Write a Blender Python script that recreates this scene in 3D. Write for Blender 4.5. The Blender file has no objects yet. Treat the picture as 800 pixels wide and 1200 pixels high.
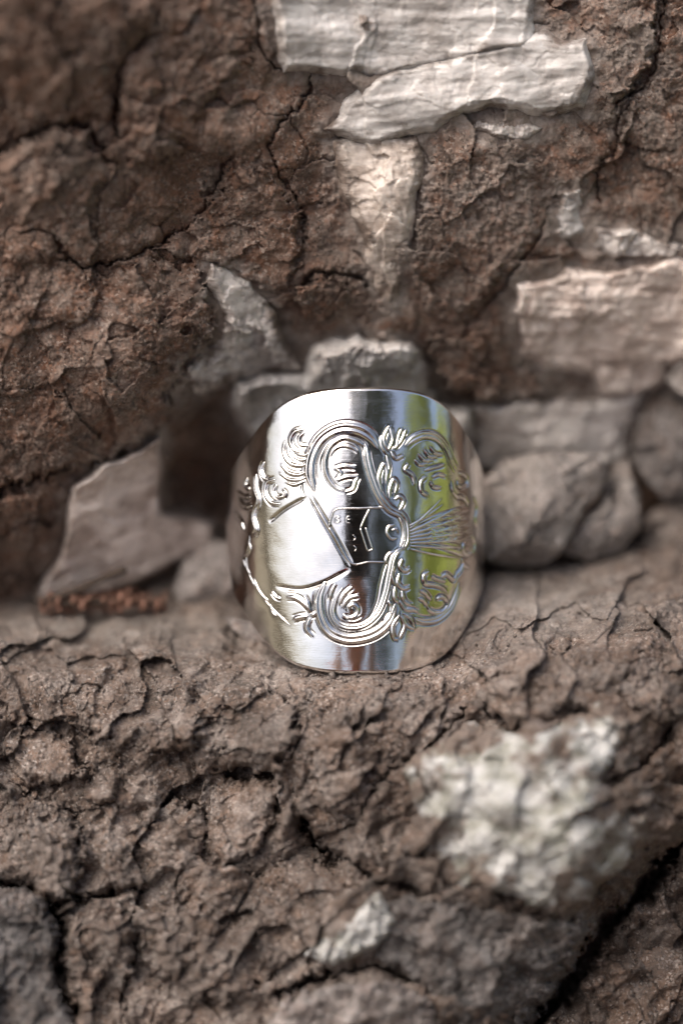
import bpy, bmesh, math, random
import numpy as np
from mathutils import Vector, Matrix

# ------------------------------------------------------------------ frame of the place (metres; MM = one millimetre)
MM = 0.001
K = 0.073            # millimetres per photo pixel at the ring's front
D = 230.0            # millimetres from lens to the ring's front
PITCH = math.radians(35)
T0 = np.array([0.0, 0.0, 1.0])          # ring front, one metre above the ground
RIGHT = np.array([1.0, 0.0, 0.0])
FWD = np.array([0.0, math.cos(PITCH), -math.sin(PITCH)])
UP = np.array([0.0, math.sin(PITCH), math.cos(PITCH)])
CAM = T0 - FWD * D * MM
scene = bpy.context.scene
COL = scene.collection

# ------------------------------------------------------------------ camera
cd = bpy.data.cameras.new('camera')
cam = bpy.data.objects.new('camera', cd)
COL.objects.link(cam)
cam.location = CAM
cam.rotation_euler = (math.radians(90) - PITCH, 0, 0)
cd.sensor_fit = 'VERTICAL'
cd.sensor_height = 36
cd.lens = 36 * D / (1200 * K)
cd.clip_start = 0.01
cd.clip_end = 500
cd.dof.use_dof = True
cd.dof.focus_distance = (D + 1.2) * MM
cd.dof.aperture_fstop = 7.5
scene.camera = cam

# ------------------------------------------------------------------ sky, sun, exposure
SUN_EL, SUN_AZ = math.radians(62), math.radians(248)      # high, soft, from behind and left of the lens
world = bpy.data.worlds.new('World')
scene.world = world
world.use_nodes = True
nt = world.node_tree
sky = nt.nodes.new('ShaderNodeTexSky')
sky.sky_type = 'NISHITA'
sky.sun_disc = False
sky.sun_elevation = SUN_EL
sky.sun_rotation = SUN_AZ
sky.air_density = 1.0
sky.dust_density = 8.0
sky.ozone_density = 0.6
bg = nt.nodes['Background']
bg.inputs['Strength'].default_value = 0.14
nt.links.new(sky.outputs[0], bg.inputs[0])
sl = bpy.data.lights.new('sun', 'SUN')
sl.energy = 1.4
sl.angle = math.radians(58)
sl.color = (1.0, 0.96, 0.91)
sun = bpy.data.objects.new('sun', sl)
COL.objects.link(sun)
sd_ = Vector((math.sin(SUN_AZ) * math.cos(SUN_EL), math.cos(SUN_AZ) * math.cos(SUN_EL), math.sin(SUN_EL)))
sun.rotation_euler = sd_.to_track_quat('Z', 'Y').to_euler()
scene.view_settings.view_transform = 'Standard'
scene.view_settings.look = 'None'
scene.view_settings.exposure = 0.50
scene.view_settings.gamma = 1.0
scene.cycles.max_bounces = 8
scene.cycles.use_denoising = True


# ------------------------------------------------------------------ helpers: photo position + depth -> point
def P(px, py, z):
    """point seen at photo pixel (px, py), z mm behind the ring's front plane"""
    px, py, z = np.broadcast_arrays(np.asarray(px, float), np.asarray(py, float), np.asarray(z, float))
    s = (D + z) / D * K * MM
    return (T0 + FWD * z[..., None] * MM + RIGHT * ((px - 400) * s)[..., None] + UP * ((600 - py) * s)[..., None])


def _h(ix, iy, iz, seed):
    a = (ix.astype(np.int64) * 374761393 + iy.astype(np.int64) * 668265263 + iz * 2147483647 + seed * 1274126177) & 0xFFFFFFFF
    a = ((a ^ (a >> 13)) * 1274126177) & 0xFFFFFFFF
    a = ((a ^ (a >> 16)) * 2246822519) & 0xFFFFFFFF
    a = a ^ (a >> 15)
    return (a & 0xFFFFFF) / float(0x1000000)


def noise2(x, y, seed):
    ix, iy = np.floor(x), np.floor(y)
    fx, fy = x - ix, y - iy
    u = fx * fx * fx * (fx * (fx * 6 - 15) + 10)
    v = fy * fy * fy * (fy * (fy * 6 - 15) + 10)

    def g(dx, dy):
        a = _h(ix + dx, iy + dy, 0, seed) * 6.2831853
        return np.cos(a) * (fx - dx) + np.sin(a) * (fy - dy)
    n0 = g(0, 0) * (1 - u) + g(1, 0) * u
    n1 = g(0, 1) * (1 - u) + g(1, 1) * u
    return (n0 * (1 - v) + n1 * v) * 1.5


def fbm(x, y, scale, octs, seed, gain=0.5):
    out, a, f = 0.0, 1.0, 1.0 / scale
    for o in range(octs):
        out = out + a * noise2(x * f + 17.3 * o, y * f - 9.1 * o, seed + o)
        a *= gain
        f *= 2.03
    return out


def ridged(x, y, scale, octs, seed, gain=0.5):
    out, a, f = 0.0, 1.0, 1.0 / scale
    for o in range(octs):
        out = out + a * (1 - 2 * np.abs(noise2(x * f + 3.3 * o, y * f + 5.1 * o, seed + o)))
        a *= gain
        f *= 2.1
    return out


def facets(x, y, s, seed, tilt, off, warp=0.30):
    """chipped planes: every cell has its own step and tilt. returns (height mm, edge distance 0.., random)"""
    wx = x + warp * s * fbm(x, y, s * 0.9, 3, seed + 50)
    wy = y + warp * s * fbm(x, y, s * 0.9, 3, seed + 60)
    X, Y = wx / s, wy / s
    ix, iy = np.floor(X), np.floor(Y)
    f1 = np.full(X.shape, 9.0)
    f2 = np.full(X.shape, 9.0)
    bx = np.zeros(X.shape)
    by = np.zeros(X.shape)
    bi = np.zeros(X.shape)
    bj = np.zeros(X.shape)
    for i in (-1, 0, 1):
        for j in (-1, 0, 1):
            cx, cy = ix + i, iy + j
            dx = X - (cx + 0.5 + 0.9 * (_h(cx, cy, 1, seed) - 0.5))
            dy = Y - (cy + 0.5 + 0.9 * (_h(cx, cy, 2, seed) - 0.5))
            d = dx * dx + dy * dy
            m = d < f1
            f2 = np.where(m, f1, np.minimum(f2, d))
            bx = np.where(m, dx, bx)
            by = np.where(m, dy, by)
            bi = np.where(m, cx, bi)
            bj = np.where(m, cy, bj)
            f1 = np.where(m, d, f1)
    r = _h(bi, bj, 3, seed)
    gx = _h(bi, bj, 4, seed) - 0.5
    gy = _h(bi, bj, 5, seed) - 0.5
    return (r - 0.5) * off + (gx * bx + gy * by) * tilt, np.sqrt(f2) - np.sqrt(f1), r


def spline(pts, n=10, closed=False):
    p = np.array(pts, float)
    if len(p) < 3:
        return p
    q = np.vstack([p[-1], p, p[0], p[1]]) if closed else np.vstack([2 * p[0] - p[1], p, 2 * p[-1] - p[-2]])
    out = []
    for i in range(1, len(q) - 2):
        for t in np.linspace(0, 1, n, endpoint=False):
            a, b, c, d = q[i - 1], q[i], q[i + 1], q[i + 2]
            out.append(0.5 * (2 * b + (c - a) * t + (2 * a - 5 * b + 4 * c - d) * t * t + (3 * b - a - 3 * c + d) * t ** 3))
    if not closed:
        out.append(q[-2])
    return np.array(out)


def seg_dist(x, y, pts, closed=False):
    """distance to a polyline and the fraction along it"""
    p = np.array(pts, float)
    if closed:
        p = np.vstack([p, p[0]])
    best = np.full(x.shape, 1e9)
    tt = np.zeros(x.shape)
    n = len(p) - 1
    for i in range(n):
        ax, ay = p[i]
        ex, ey = p[i + 1] - p[i]
        l = ex * ex + ey * ey + 1e-12
        t = np.clip(((x - ax) * ex + (y - ay) * ey) / l, 0, 1)
        d = (x - ax - t * ex) ** 2 + (y - ay - t * ey) ** 2
        m = d < best
        best = np.where(m, d, best)
        tt = np.where(m, (i + t) / n, tt)
    return np.sqrt(best), tt


def poly_sd(x, y, pts):
    """signed distance to polygon, positive inside"""
    d, _ = seg_dist(x, y, pts, True)
    p = np.array(pts, float)
    ins = np.zeros(x.shape, bool)
    j = len(p) - 1
    for i in range(len(p)):
        xi, yi = p[i]
        xj, yj = p[j]
        c = ((yi > y) != (yj > y)) & (x < (xj - xi) * (y - yi) / (yj - yi + 1e-12) + xi)
        ins ^= c
        j = i
    return np.where(ins, d, -d)


def rbf(ctrl):
    c = np.array(ctrl, float)
    pts = c[:, :2] / 400.0
    n = len(c)

    def phi(r2):
        return np.where(r2 > 1e-12, 0.5 * r2 * np.log(r2 + 1e-12), 0.0)
    A = phi(((pts[:, None] - pts[None]) ** 2).sum(-1)) + np.eye(n) * 0.004
    Q = np.hstack([np.ones((n, 1)), pts])
    M = np.block([[A, Q], [Q.T, np.zeros((3, 3))]])
    w = np.linalg.solve(M, np.concatenate([c[:, 2], np.zeros(3)]))

    def ev(x, y):
        x, y = x / 400.0, y / 400.0
        out = w[n] + w[n + 1] * x + w[n + 2] * y
        for i in range(n):
            out = out + w[i] * phi((x - pts[i, 0]) ** 2 + (y - pts[i, 1]) ** 2)
        return out
    return ev


def sstep(a, b, x):
    t = np.clip((x - a) / (b - a), 0, 1)
    return t * t * (3 - 2 * t)


def mesh_from(verts, quads, name, mat, parent=None, smooth=True, attrs=None):
    me = bpy.data.meshes.new(name)
    v = np.ascontiguousarray(verts, np.float32)
    q = np.ascontiguousarray(quads, np.int32)
    k = q.shape[1]
    me.vertices.add(len(v))
    me.vertices.foreach_set('co', v.ravel())
    me.loops.add(q.size)
    me.loops.foreach_set('vertex_index', q.ravel())
    me.polygons.add(len(q))
    me.polygons.foreach_set('loop_start', np.arange(0, q.size, k, dtype=np.int32))
    if smooth:
        me.polygons.foreach_set('use_smooth', np.ones(len(q), bool))
    me.update(calc_edges=True)
    me.validate()
    if attrs:
        for an, av in attrs.items():
            at = me.attributes.new(an, 'FLOAT', 'POINT')
            at.data.foreach_set('value', np.ascontiguousarray(av, np.float32).ravel())
    if mat is not None:
        me.materials.append(mat)
    o = bpy.data.objects.new(name, me)
    COL.objects.link(o)
    if parent is not None:
        o.parent = parent
        o.matrix_parent_inverse = parent.matrix_world.inverted() if parent.type == 'MESH' else Matrix.Identity(4)
    return o


def grid_quads(nr, nc):
    i = np.arange(nr * nc).reshape(nr, nc)
    # ordered so that normals face the lens (rows run down, columns run right)
    return np.stack([i[:-1, :-1], i[1:, :-1], i[1:, 1:], i[:-1, 1:]], -1).reshape(-1, 4)


def compact(verts, quads, attrs=None):
    used = np.unique(quads)
    remap = np.full(len(verts), -1, np.int64)
    remap[used] = np.arange(len(used))
    at = {k: v.ravel()[used] for k, v in (attrs or {}).items()}
    return verts[used], remap[quads], at


def tag(o, label=None, cat=None, group=None, kind=None):
    if label:
        o['label'] = label
    if cat:
        o['category'] = cat
    if group:
        o['group'] = group
    if kind:
        o['kind'] = kind
    return o


# ------------------------------------------------------------------ materials
class NT:
    def __init__(self, name):
        self.m = bpy.data.materials.new(name)
        self.m.use_nodes = True
        self.t = self.m.node_tree
        self.b = self.t.nodes['Principled BSDF']
        co = self.t.nodes.new('ShaderNodeTexCoord')
        mp = self.t.nodes.new('ShaderNodeMapping')
        mp.inputs['Scale'].default_value = (1000, 1000, 1000)
        self.t.links.new(co.outputs['Object'], mp.inputs[0])
        self.co = mp.outputs[0]

    def lk(self, a, b):
        self.t.links.new(a, b)

    def stretch(self, rot, scale):
        mp = self.t.nodes.new('ShaderNodeMapping')
        mp.inputs['Rotation'].default_value = rot
        mp.inputs['Scale'].default_value = scale
        self.lk(self.co, mp.inputs[0])
        return mp.outputs[0]

    def noise(self, scale, detail=5, rough=0.55, dist=0.0, co=None):
        n = self.t.nodes.new('ShaderNodeTexNoise')
        n.inputs['Scale'].default_value = scale
        n.inputs['Detail'].default_value = detail
        n.inputs['Roughness'].default_value = rough
        n.inputs['Distortion'].default_value = dist
        self.lk(co or self.co, n.inputs['Vector'])
        return n.outputs['Fac']

    def voro(self, scale, feature='F1', out='Distance', co=None):
        n = self.t.nodes.new('ShaderNodeTexVoronoi')
        n.feature = feature
        n.inputs['Scale'].default_value = scale
        self.lk(co or self.co, n.inputs['Vector'])
        return n.outputs[out]

    def ramp(self, fac, stops):
        r = self.t.nodes.new('ShaderNodeValToRGB')
        e = r.color_ramp.elements
        while len(e) < len(stops):
            e.new(0.5)
        for el, (p, c) in zip(e, stops):
            el.position = p
            el.color = (c, c, c, 1) if isinstance(c, (int, float)) else (*c, 1)
        self.lk(fac, r.inputs[0])
        return r.outputs[0]

    def mix(self, fac, a, b, mode='MIX'):
        n = self.t.nodes.new('ShaderNodeMix')
        n.data_type = 'RGBA'
        n.blend_type = mode
        for s, v in ((n.inputs[0], fac), (n.inputs[6], a), (n.inputs[7], b)):
            if isinstance(v, (int, float)):
                s.default_value = v
            elif isinstance(v, tuple):
                s.default_value = (*v, 1)
            else:
                self.lk(v, s)
        return n.outputs[2]

    def math(self, op, a, b=0.0):
        n = self.t.nodes.new('ShaderNodeMath')
        n.operation = op
        for s, v in ((n.inputs[0], a), (n.inputs[1], b)):
            if isinstance(v, (int, float)):
                s.default_value = v
            else:
                self.lk(v, s)
        return n.outputs[0]

    def attr(self, name):
        n = self.t.nodes.new('ShaderNodeAttribute')
        n.attribute_name = name
        return n.outputs['Fac']

    def bump(self, h, dist_mm, strength=1.0, prev=None):
        n = self.t.nodes.new('ShaderNodeBump')
        n.inputs['Strength'].default_value = strength
        n.inputs['Distance'].default_value = dist_mm * MM
        self.lk(h, n.inputs['Height'])
        if prev is not None:
            self.lk(prev, n.inputs['Normal'])
        return n.outputs[0]

    def set(self, **kw):
        for k, v in kw.items():
            s = self.b.inputs[k.replace('_', ' ')]
            if isinstance(v, tuple):
                s.default_value = (*v, 1) if len(v) == 3 and s.type == 'RGBA' else v
            elif isinstance(v, (int, float)):
                s.default_value = v
            else:
                self.lk(v, s)
        return self.m


def rock_mat(name, dark, mid, light, red, speck=0.5, grain=1.0, redamt=1.0):
    n = NT(name)
    big = n.noise(0.14, 5, 0.62, 0.8)
    med = n.noise(0.62, 7, 0.68, 0.5)
    fine = n.noise(3.4, 6, 0.72)
    c = n.ramp(n.mix(0.55, big, med), [(0.41, dark), (0.5, mid), (0.58, light)])
    c = n.mix(n.math('MULTIPLY', n.ramp(n.noise(0.36, 6, 0.66, 0.9), [(0.46, 0.0), (0.62, 1.0)]), redamt), c, red)
    c = n.mix(n.math('MULTIPLY', n.attr('red'), n.ramp(n.noise(0.5, 5, 0.65), [(0.35, 0.25), (0.6, 0.9)])), c, tuple(0.75 * a + 0.25 * b for a, b in zip(red, dark)))
    c = n.mix(n.math('MULTIPLY', n.math('SUBTRACT', n.attr('cell'), 0.2), 0.6), c, light)
    c = n.mix(n.ramp(n.noise(0.95, 6, 0.7, 0.3), [(0.36, 0.55), (0.46, 0.0)]), c, tuple(x * 0.8 for x in dark))
    c = n.mix(n.ramp(fine, [(0.34, 0.6), (0.47, 0.0)]), c, tuple(x * 0.6 for x in dark))
    c = n.mix(n.math('MULTIPLY', n.ramp(n.noise(2.3, 4, 0.75), [(0.57, 0.0), (0.68, 1.0)]), speck), c, tuple(min(1, x * 1.6) for x in light))
    gcol = n.voro(4.6, 'F1', 'Color')
    sepc = n.t.nodes.new('ShaderNodeSeparateColor')
    n.lk(gcol, sepc.inputs[0])
    gm = n.ramp(n.noise(0.3, 5, 0.65, 0.5), [(0.4, 0.3), (0.6, 1.0)])
    c = n.mix(n.math('MULTIPLY', n.ramp(sepc.outputs[0], [(0.80, 0.0), (0.92, 0.75)]), gm), c, tuple(min(1, x * 1.45) for x in light))
    c = n.mix(n.math('MULTIPLY', n.ramp(sepc.outputs[1], [(0.72, 0.0), (0.9, 0.7)]), gm), c, tuple(x * 0.45 for x in dark))
    c = n.mix(n.math('MULTIPLY', n.ramp(sepc.outputs[2], [(0.85, 0.0), (0.95, 0.6)]), gm), c, tuple(min(1, x * 1.2) for x in red))
    pale = n.math('MULTIPLY', n.attr('pale'), n.ramp(n.noise(0.8, 6, 0.72), [(0.35, 0.1), (0.62, 1.0)]))
    c = n.mix(pale, c, (0.34, 0.31, 0.285))
    veil = n.ramp(n.math('ADD', n.attr('calc'), n.math('MULTIPLY', n.math('SUBTRACT', n.noise(0.9, 7, 0.7, 0.4), 0.5), 1.5)), [(0.45, 0.0), (0.85, 0.85)])
    c = n.mix(veil, c, n.ramp(n.noise(0.7, 6, 0.65), [(0.3, (0.20, 0.155, 0.13)), (0.65, (0.42, 0.37, 0.335))]))
    grit = n.ramp(n.noise(0.22, 4, 0.6, 0.6), [(0.42, 0.25), (0.6, 1.0)])
    b = n.bump(n.noise(0.6, 9, 0.64), 0.36 * grain, 0.75)
    b = n.bump(n.math('MULTIPLY', n.noise(2.8, 8, 0.78), grit), 0.42 * grain, 0.95, b)
    b = n.bump(n.math('MULTIPLY', n.ramp(n.voro(3.4), [(0.0, 0.0), (0.55, 1.0)]), grit), 0.10 * grain, 0.7, b)
    return n.set(Base_Color=c, Roughness=n.ramp(med, [(0.3, 0.55), (0.7, 0.85)]), Specular_IOR_Level=0.4, Normal=b)


def calcite_mat(name, base, tint, rot, sub=0.25, streak=1.0):
    n = NT(name)
    st = n.stretch(rot, (0.16, 2.0, 2.0))
    s1 = n.noise(0.5, 7, 0.66, 0.25, st)
    s2 = n.noise(0.32, 6, 0.62, 0.5)
    c = n.ramp(n.mix(0.6, s1, s2), [(0.34, tuple(x * 0.55 for x in tint)), (0.44, tint), (0.53, base), (0.64, tuple(min(1, x * 1.15) for x in base))])
    brown = n.ramp(n.math('ADD', n.attr('brown'), n.math('MULTIPLY', n.math('SUBTRACT', n.mix(0.5, n.noise(0.8, 7, 0.72, 0.5), n.noise(0.7, 7, 0.7, 0.3, st)), 0.5), 1.9)), [(0.46, 0.0), (0.85, 0.9)])
    c = n.mix(brown, c, n.ramp(n.noise(1.6, 5, 0.7), [(0.3, (0.085, 0.058, 0.044)), (0.65, (0.19, 0.14, 0.112))]))
    c = n.mix(n.ramp(n.noise(6.5, 2, 0.5), [(0.2, 0.8), (0.28, 0.0)]), c, (0.12, 0.09, 0.07))
    b = n.bump(s1, 0.10 * streak, 0.7)
    b = n.bump(n.noise(2.2, 6, 0.7), 0.05, 0.6, b)
    b = n.bump(n.math('MULTIPLY', brown, n.noise(3.2, 6, 0.7)), 0.3, 0.8, b)
    return n.set(Base_Color=c, Roughness=n.mix(brown, (0.36, 0.36, 0.36), (0.75, 0.75, 0.75)), Specular_IOR_Level=0.5, Subsurface_Weight=sub, Subsurface_Radius=(0.0012, 0.001, 0.0009), Subsurface_Scale=0.6, Normal=b)


M_WALL = rock_mat('wall_rock', (0.092, 0.067, 0.054), (0.175, 0.130, 0.105), (0.30, 0.245, 0.21), (0.225, 0.115, 0.072), 0.45, 0.9)
M_LEDGE = rock_mat('ledge_rock', (0.068, 0.054, 0.047), (0.148, 0.120, 0.104), (0.285, 0.252, 0.232), (0.172, 0.108, 0.075), 0.5, 1.0, 0.7)
M_GREY = rock_mat('grey_rock', (0.11, 0.097, 0.092), (0.22, 0.196, 0.186), (0.37, 0.34, 0.325), (0.25, 0.17, 0.14), 0.6, 0.8, 0.5)
M_DARK = rock_mat('dark_rock', (0.062, 0.058, 0.058), (0.118, 0.111, 0.110), (0.22, 0.207, 0.203), (0.14, 0.10, 0.08), 0.5, 0.9, 0.6)
M_CALC = calcite_mat('grey_calcite', (0.60, 0.575, 0.555), (0.43, 0.40, 0.38), (0, 0, 0))
M_CALW = calcite_mat('warm_calcite', (0.60, 0.53, 0.475), (0.42, 0.35, 0.30), (0, 0.5, 1.2))
M_CALP = calcite_mat('pinkish_calcite', (0.76, 0.665, 0.605), (0.50, 0.405, 0.355), (0, -0.5, 0.2), 0.25, 1.2)
M_CALG = calcite_mat('dull_calcite', (0.64, 0.595, 0.56), (0.44, 0.395, 0.37), (0, 0, 0.1))
M_CALY = calcite_mat('crystal_calcite', (0.44, 0.438, 0.428), (0.27, 0.268, 0.235), (0.4, 0.7, 0.5), 0.35, 0.6)


# ------------------------------------------------------------------ rock sheets
def axis(lo, hi, step, ext):
    fine = np.arange(lo, hi + 0.1, step)
    out = [4.0]
    while sum(out) < ext:
        out.append(out[-1] * 1.18)
    c = np.cumsum(out)
    return np.concatenate([lo - c[::-1], fine, fine[-1] + c])


class Sheet:
    """a rock surface sampled over photo positions, with depth z in mm"""

    def __init__(self, xs, ys, base):
        self.xs, self.ys = xs, ys
        self.X, self.Y = np.meshgrid(xs, ys)
        self.base = base(self.X, self.Y)
        self.z = self.base.copy()
        self.a = {k: np.zeros(self.X.shape) for k in ('red', 'cell', 'pale', 'calc')}

    def window(self, pts, pad):
        p = np.array(pts)
        c0, c1 = np.searchsorted(self.xs, [p[:, 0].min() - pad, p[:, 0].max() + pad])
        r0, r1 = np.searchsorted(self.ys, [p[:, 1].min() - pad, p[:, 1].max() + pad])
        return slice(max(r0 - 1, 0), r1 + 1), slice(max(c0 - 1, 0), c1 + 1)

    def build(self, name, mat):
        v = P(self.X, self.Y, self.z).reshape(-1, 3)
        return mesh_from(v, grid_quads(*self.X.shape), name, mat, None, True, self.a)


def piece(sheet, name, pts, mat, T, edge=4, lean=None, warp=8, wscale=20, rough=1.0, follow=0.5, seed=1,
          parent=None, dome=0.0, steps=None, red=0.0, pale=0.0, label=None, bury=0.6, stain=0.75, mottle=0.0):
    """a slab or lump proud of the sheet it belongs to, with its own broken edge; lean = direction of its proud side"""
    pts = np.array(pts, float)
    w = sheet.window(pts, warp * 2 + 14)
    X, Y = sheet.X[w], sheet.Y[w]
    calc = name.startswith('calcite')
    if calc:
        wscale = 48
    wx = X + warp * fbm(X, Y, wscale, 5, seed * 31 + 3, 0.45 if calc else 0.62)
    wy = Y + warp * fbm(X, Y, wscale, 5, seed * 31 + 13, 0.45 if calc else 0.62)
    sd = poly_sd(wx, wy, pts)
    c = pts.mean(0)
    size = max(20.0, min(np.ptp(pts[:, 0]), np.ptp(pts[:, 1])))
    e = np.clip(sd / edge, 0, 1)
    prof = np.sqrt(np.clip(1 - (1 - e) ** 2, 0, 1))
    if calc:
        prof = 0.55 * e + 0.45 * prof
    if lean is None and name.startswith('calcite'):
        lean = (0, 0)
        follow = 0.2 if sheet is wall else 0.75
        mottle = max(mottle, 0.18)
    if lean is None:
        a = random.Random(seed * 77).uniform(0, 6.283)
        lean = (math.cos(a), math.sin(a))
    g = np.clip((0.75 if lean == (0, 0) else 0.5) + 1.3 * (lean[0] * (X - c[0]) + lean[1] * (Y - c[1])) / size, 0.0, 1.45)
    if calc:                                   # uneven sheet: thins out and sinks into the rock in places
        g = g * 0.9 + 1.0 / T * fbm(X, Y, 95, 2, seed + 620, 0.4)
    t = T * prof * g + dome * (1 - (1 - np.clip(sd / (size * 0.5), 0, 1)) ** 2)
    zb = sheet.base[w] * (1 - follow) + sheet.z[w] * follow
    f1, e1, r1 = facets(X, Y, 62, seed * 7 + 1, 3.8, 1.0)
    f2, e2, r2 = facets(X, Y, 26, seed * 7 + 2, 1.1, 0.18)
    f3, e3, r3 = facets(X, Y, 8, seed * 7 + 3, 0.32, 0.12)
    gr = 0.35 + 0.9 * sstep(-0.15, 0.35, fbm(X, Y, 90, 3, seed + 45))
    n = rough * (0.62 * f1 + 0.6 * f2 + 0.25 * fbm(X, Y, 36, 3, seed * 7 + 6) + gr * (0.9 * f3 + 0.14 * fbm(X, Y, 8, 4, seed * 7 + 5, 0.65)))
    if steps is not None:
        n = n + steps(X, Y, sd)
    z = np.where(sd > 0, zb - t + n * np.clip(sd / (edge * 0.6), 0.25, 1), np.maximum(zb, sheet.z[w]) + bury + 0.18 * np.clip(-sd, 0, 8))
    q = grid_quads(*X.shape)
    kq = (sd > -3.0).ravel()[q].any(1)
    brown = np.clip(1 - sd / (0.2 * size + 6), 0, 1) * stain * (0.45 + 0.8 * np.clip(0.5 + fbm(X, Y, 45, 3, seed + 800), 0, 1)) + mottle * np.clip(0.4 + 1.3 * fbm(X, Y, 38, 3, seed + 810), 0, 1)
    at = {'red': np.clip(red + 0.3 * fbm(X, Y, 50, 3, seed + 700), 0, 1), 'cell': r2 * 0.5 + r3 * 0.3, 'pale': np.full(X.shape, pale), 'calc': sheet.a['calc'][w], 'brown': brown}
    v, q, at = compact(P(X, Y, z).reshape(-1, 3), q[kq], at)
    o = mesh_from(v, q, name, mat, parent, True, at)
    if label:
        o['label'] = label
    return o


def crack(sheet, pts, w=2.0, depth=1.2, warp=5, seed=0, lip=0.0):
    pts = spline(pts, 6)
    win = sheet.window(pts, 30)
    X, Y = sheet.X[win], sheet.Y[win]
    wx = X + warp * fbm(X, Y, 18, 4, seed + 3, 0.6)
    wy = Y + warp * fbm(X, Y, 18, 4, seed + 13, 0.6)
    d, t = seg_dist(wx, wy, pts)
    ww = 0.62 * w * (0.45 + 0.9 * np.clip(0.6 + fbm(X, Y, 30, 2, seed + 23), 0, 1.3)) * np.clip(np.minimum(t, 1 - t) * 8, 0.15, 1)
    sheet.z[win] += 0.75 * depth * np.exp(-(d / ww) ** 2) + 0.35 * depth * np.exp(-(d / (ww * 3.2)) ** 2)


XS = axis(-40, 840, 1.5, 420)

wall_base = rbf([(50, 40, -13), (-60, -60, -17), (250, 40, -7), (150, 190, -5), (400, 100, 0), (250, 250, 0.5), (600, 80, 0.5), (790, 40, 2), (860, 160, 6),
                 (700, 230, 6.5), (550, 250, 4.5), (450, 250, 3.5), (720, 370, 14), (860, 380, 14), (590, 420, 15), (100, 380, 1), (190, 400, 3), (30, 480, 4), (-60, 480, 4), (140, 470, 5),
                 (300, 385, 8), (430, 420, 12.5), (400, 340, 6.5), (130, 600, 17), (30, 640, 14), (-60, 640, 14), (240, 550, 21), (430, 560, 27), (430, 660, 30), (620, 510, 22),
                 (760, 500, 24), (-20, 720, 24), (150, 700, 25), (430, 760, 34), (800, 620, 28), (620, 640, 29), (200, -300, -6), (600, -300, 0), (-400, 200, 0), (1200, 200, 12),
                 (-400, 900, 26), (1200, 900, 34)])
wall = Sheet(XS, axis(-40, 765, 1.5, 400)[:-12], wall_base)
X, Y = wall.X, wall.Y
f1, e1, r1 = facets(X, Y, 140, 11, 5.0, 2.2)
f2, e2, r2 = facets(X, Y, 60, 12, 3.0, 1.1)
f3, e3, r3 = facets(X, Y, 26, 13, 0.9, 0.16)
f4, e4, r4 = facets(X, Y, 8, 14, 0.30, 0.11)
gr = 0.35 + 0.9 * sstep(-0.15, 0.35, fbm(X, Y, 90, 3, 15))
wall.z += 0.6 * f1 + 0.36 * f2 + gr * (0.4 * f3 + 0.75 * f4) + 0.9 * fbm(X, Y, 90, 3, 5) + 0.25 * fbm(X, Y, 34, 3, 16) + 0.14 * gr * fbm(X, Y, 8, 4, 6, 0.65)
wall.z += 0.4 * np.exp(-(e2 / 0.03) ** 2) * sstep(0.15, 0.4, fbm(X, Y, 110, 2, 9))
redmap = rbf([(50, 60, 0.95), (150, 120, 1.0), (60, 200, 0.6), (250, 60, 0.65), (250, 200, 0.65), (300, 280, 0.8), (120, 380, 0.5), (330, 200, 0.7), (60, 480, 0.5), (60, 600, 0.75), (210, 540, 0.6),
              (420, 330, 0.5), (560, 230, 0.15), (700, 180, 0.05), (760, 80, 0.05), (560, 420, 0.5), (650, 440, 0.4), (800, 560, 0.1), (500, 330, 0.3)])
wall.a['red'] = np.clip(redmap(X, Y) + 0.35 * fbm(X, Y, 70, 4, 77), 0, 1)
wall.a['cell'] = r2 * 0.5 + r3 * 0.3
for i, (pts, w_, d_) in enumerate([
        ([(-30, 196), (0, 180), (55, 150), (100, 148), (120, 180), (136, 192)], 3.5, 2.0),
        ([(196, 36), (160, 55), (142, 80), (136, 120), (138, 160)], 3.5, 1.8),
        ([(136, 192), (118, 230), (112, 280)], 1.6, 0.8),
        ([(22, 272), (60, 275), (80, 305), (115, 312), (180, 290), (225, 262)], 2.6, 1.6),
        ([(225, 262), (250, 225), (275, 180)], 2.2, 1.0),
        ([(300, -20), (302, 30), (306, 62), (332, 84)], 2.6, 1.4),
        ([(366, 78), (360, 112), (340, 132), (318, 160), (322, 195), (352, 238), (357, 300)], 2.2, 1.4),
        ([(352, 335), (376, 318), (420, 326), (436, 340)], 3.5, 2.2),
        ([(545, 386), (575, 352), (600, 320), (622, 290), (642, 252)], 2.0, 1.3),
        ([(696, 200), (702, 240)], 1.6, 1.2),
        ([(778, -10), (770, 60), (754, 100), (722, 122), (724, 165), (698, 206)], 2.4, 1.4),
        ([(0, 460), (40, 455), (70, 462)], 1.5, 0.9),
        ([(-20, 585), (40, 562), (80, 545), (130, 540)], 3.0, 1.6),
        ([(600, 470), (560, 440), (530, 430)], 2.0, 1.0)]):
    crack(wall, pts, w_ * 0.85, d_ * 0.7, 5, 100 + 7 * i)
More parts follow.
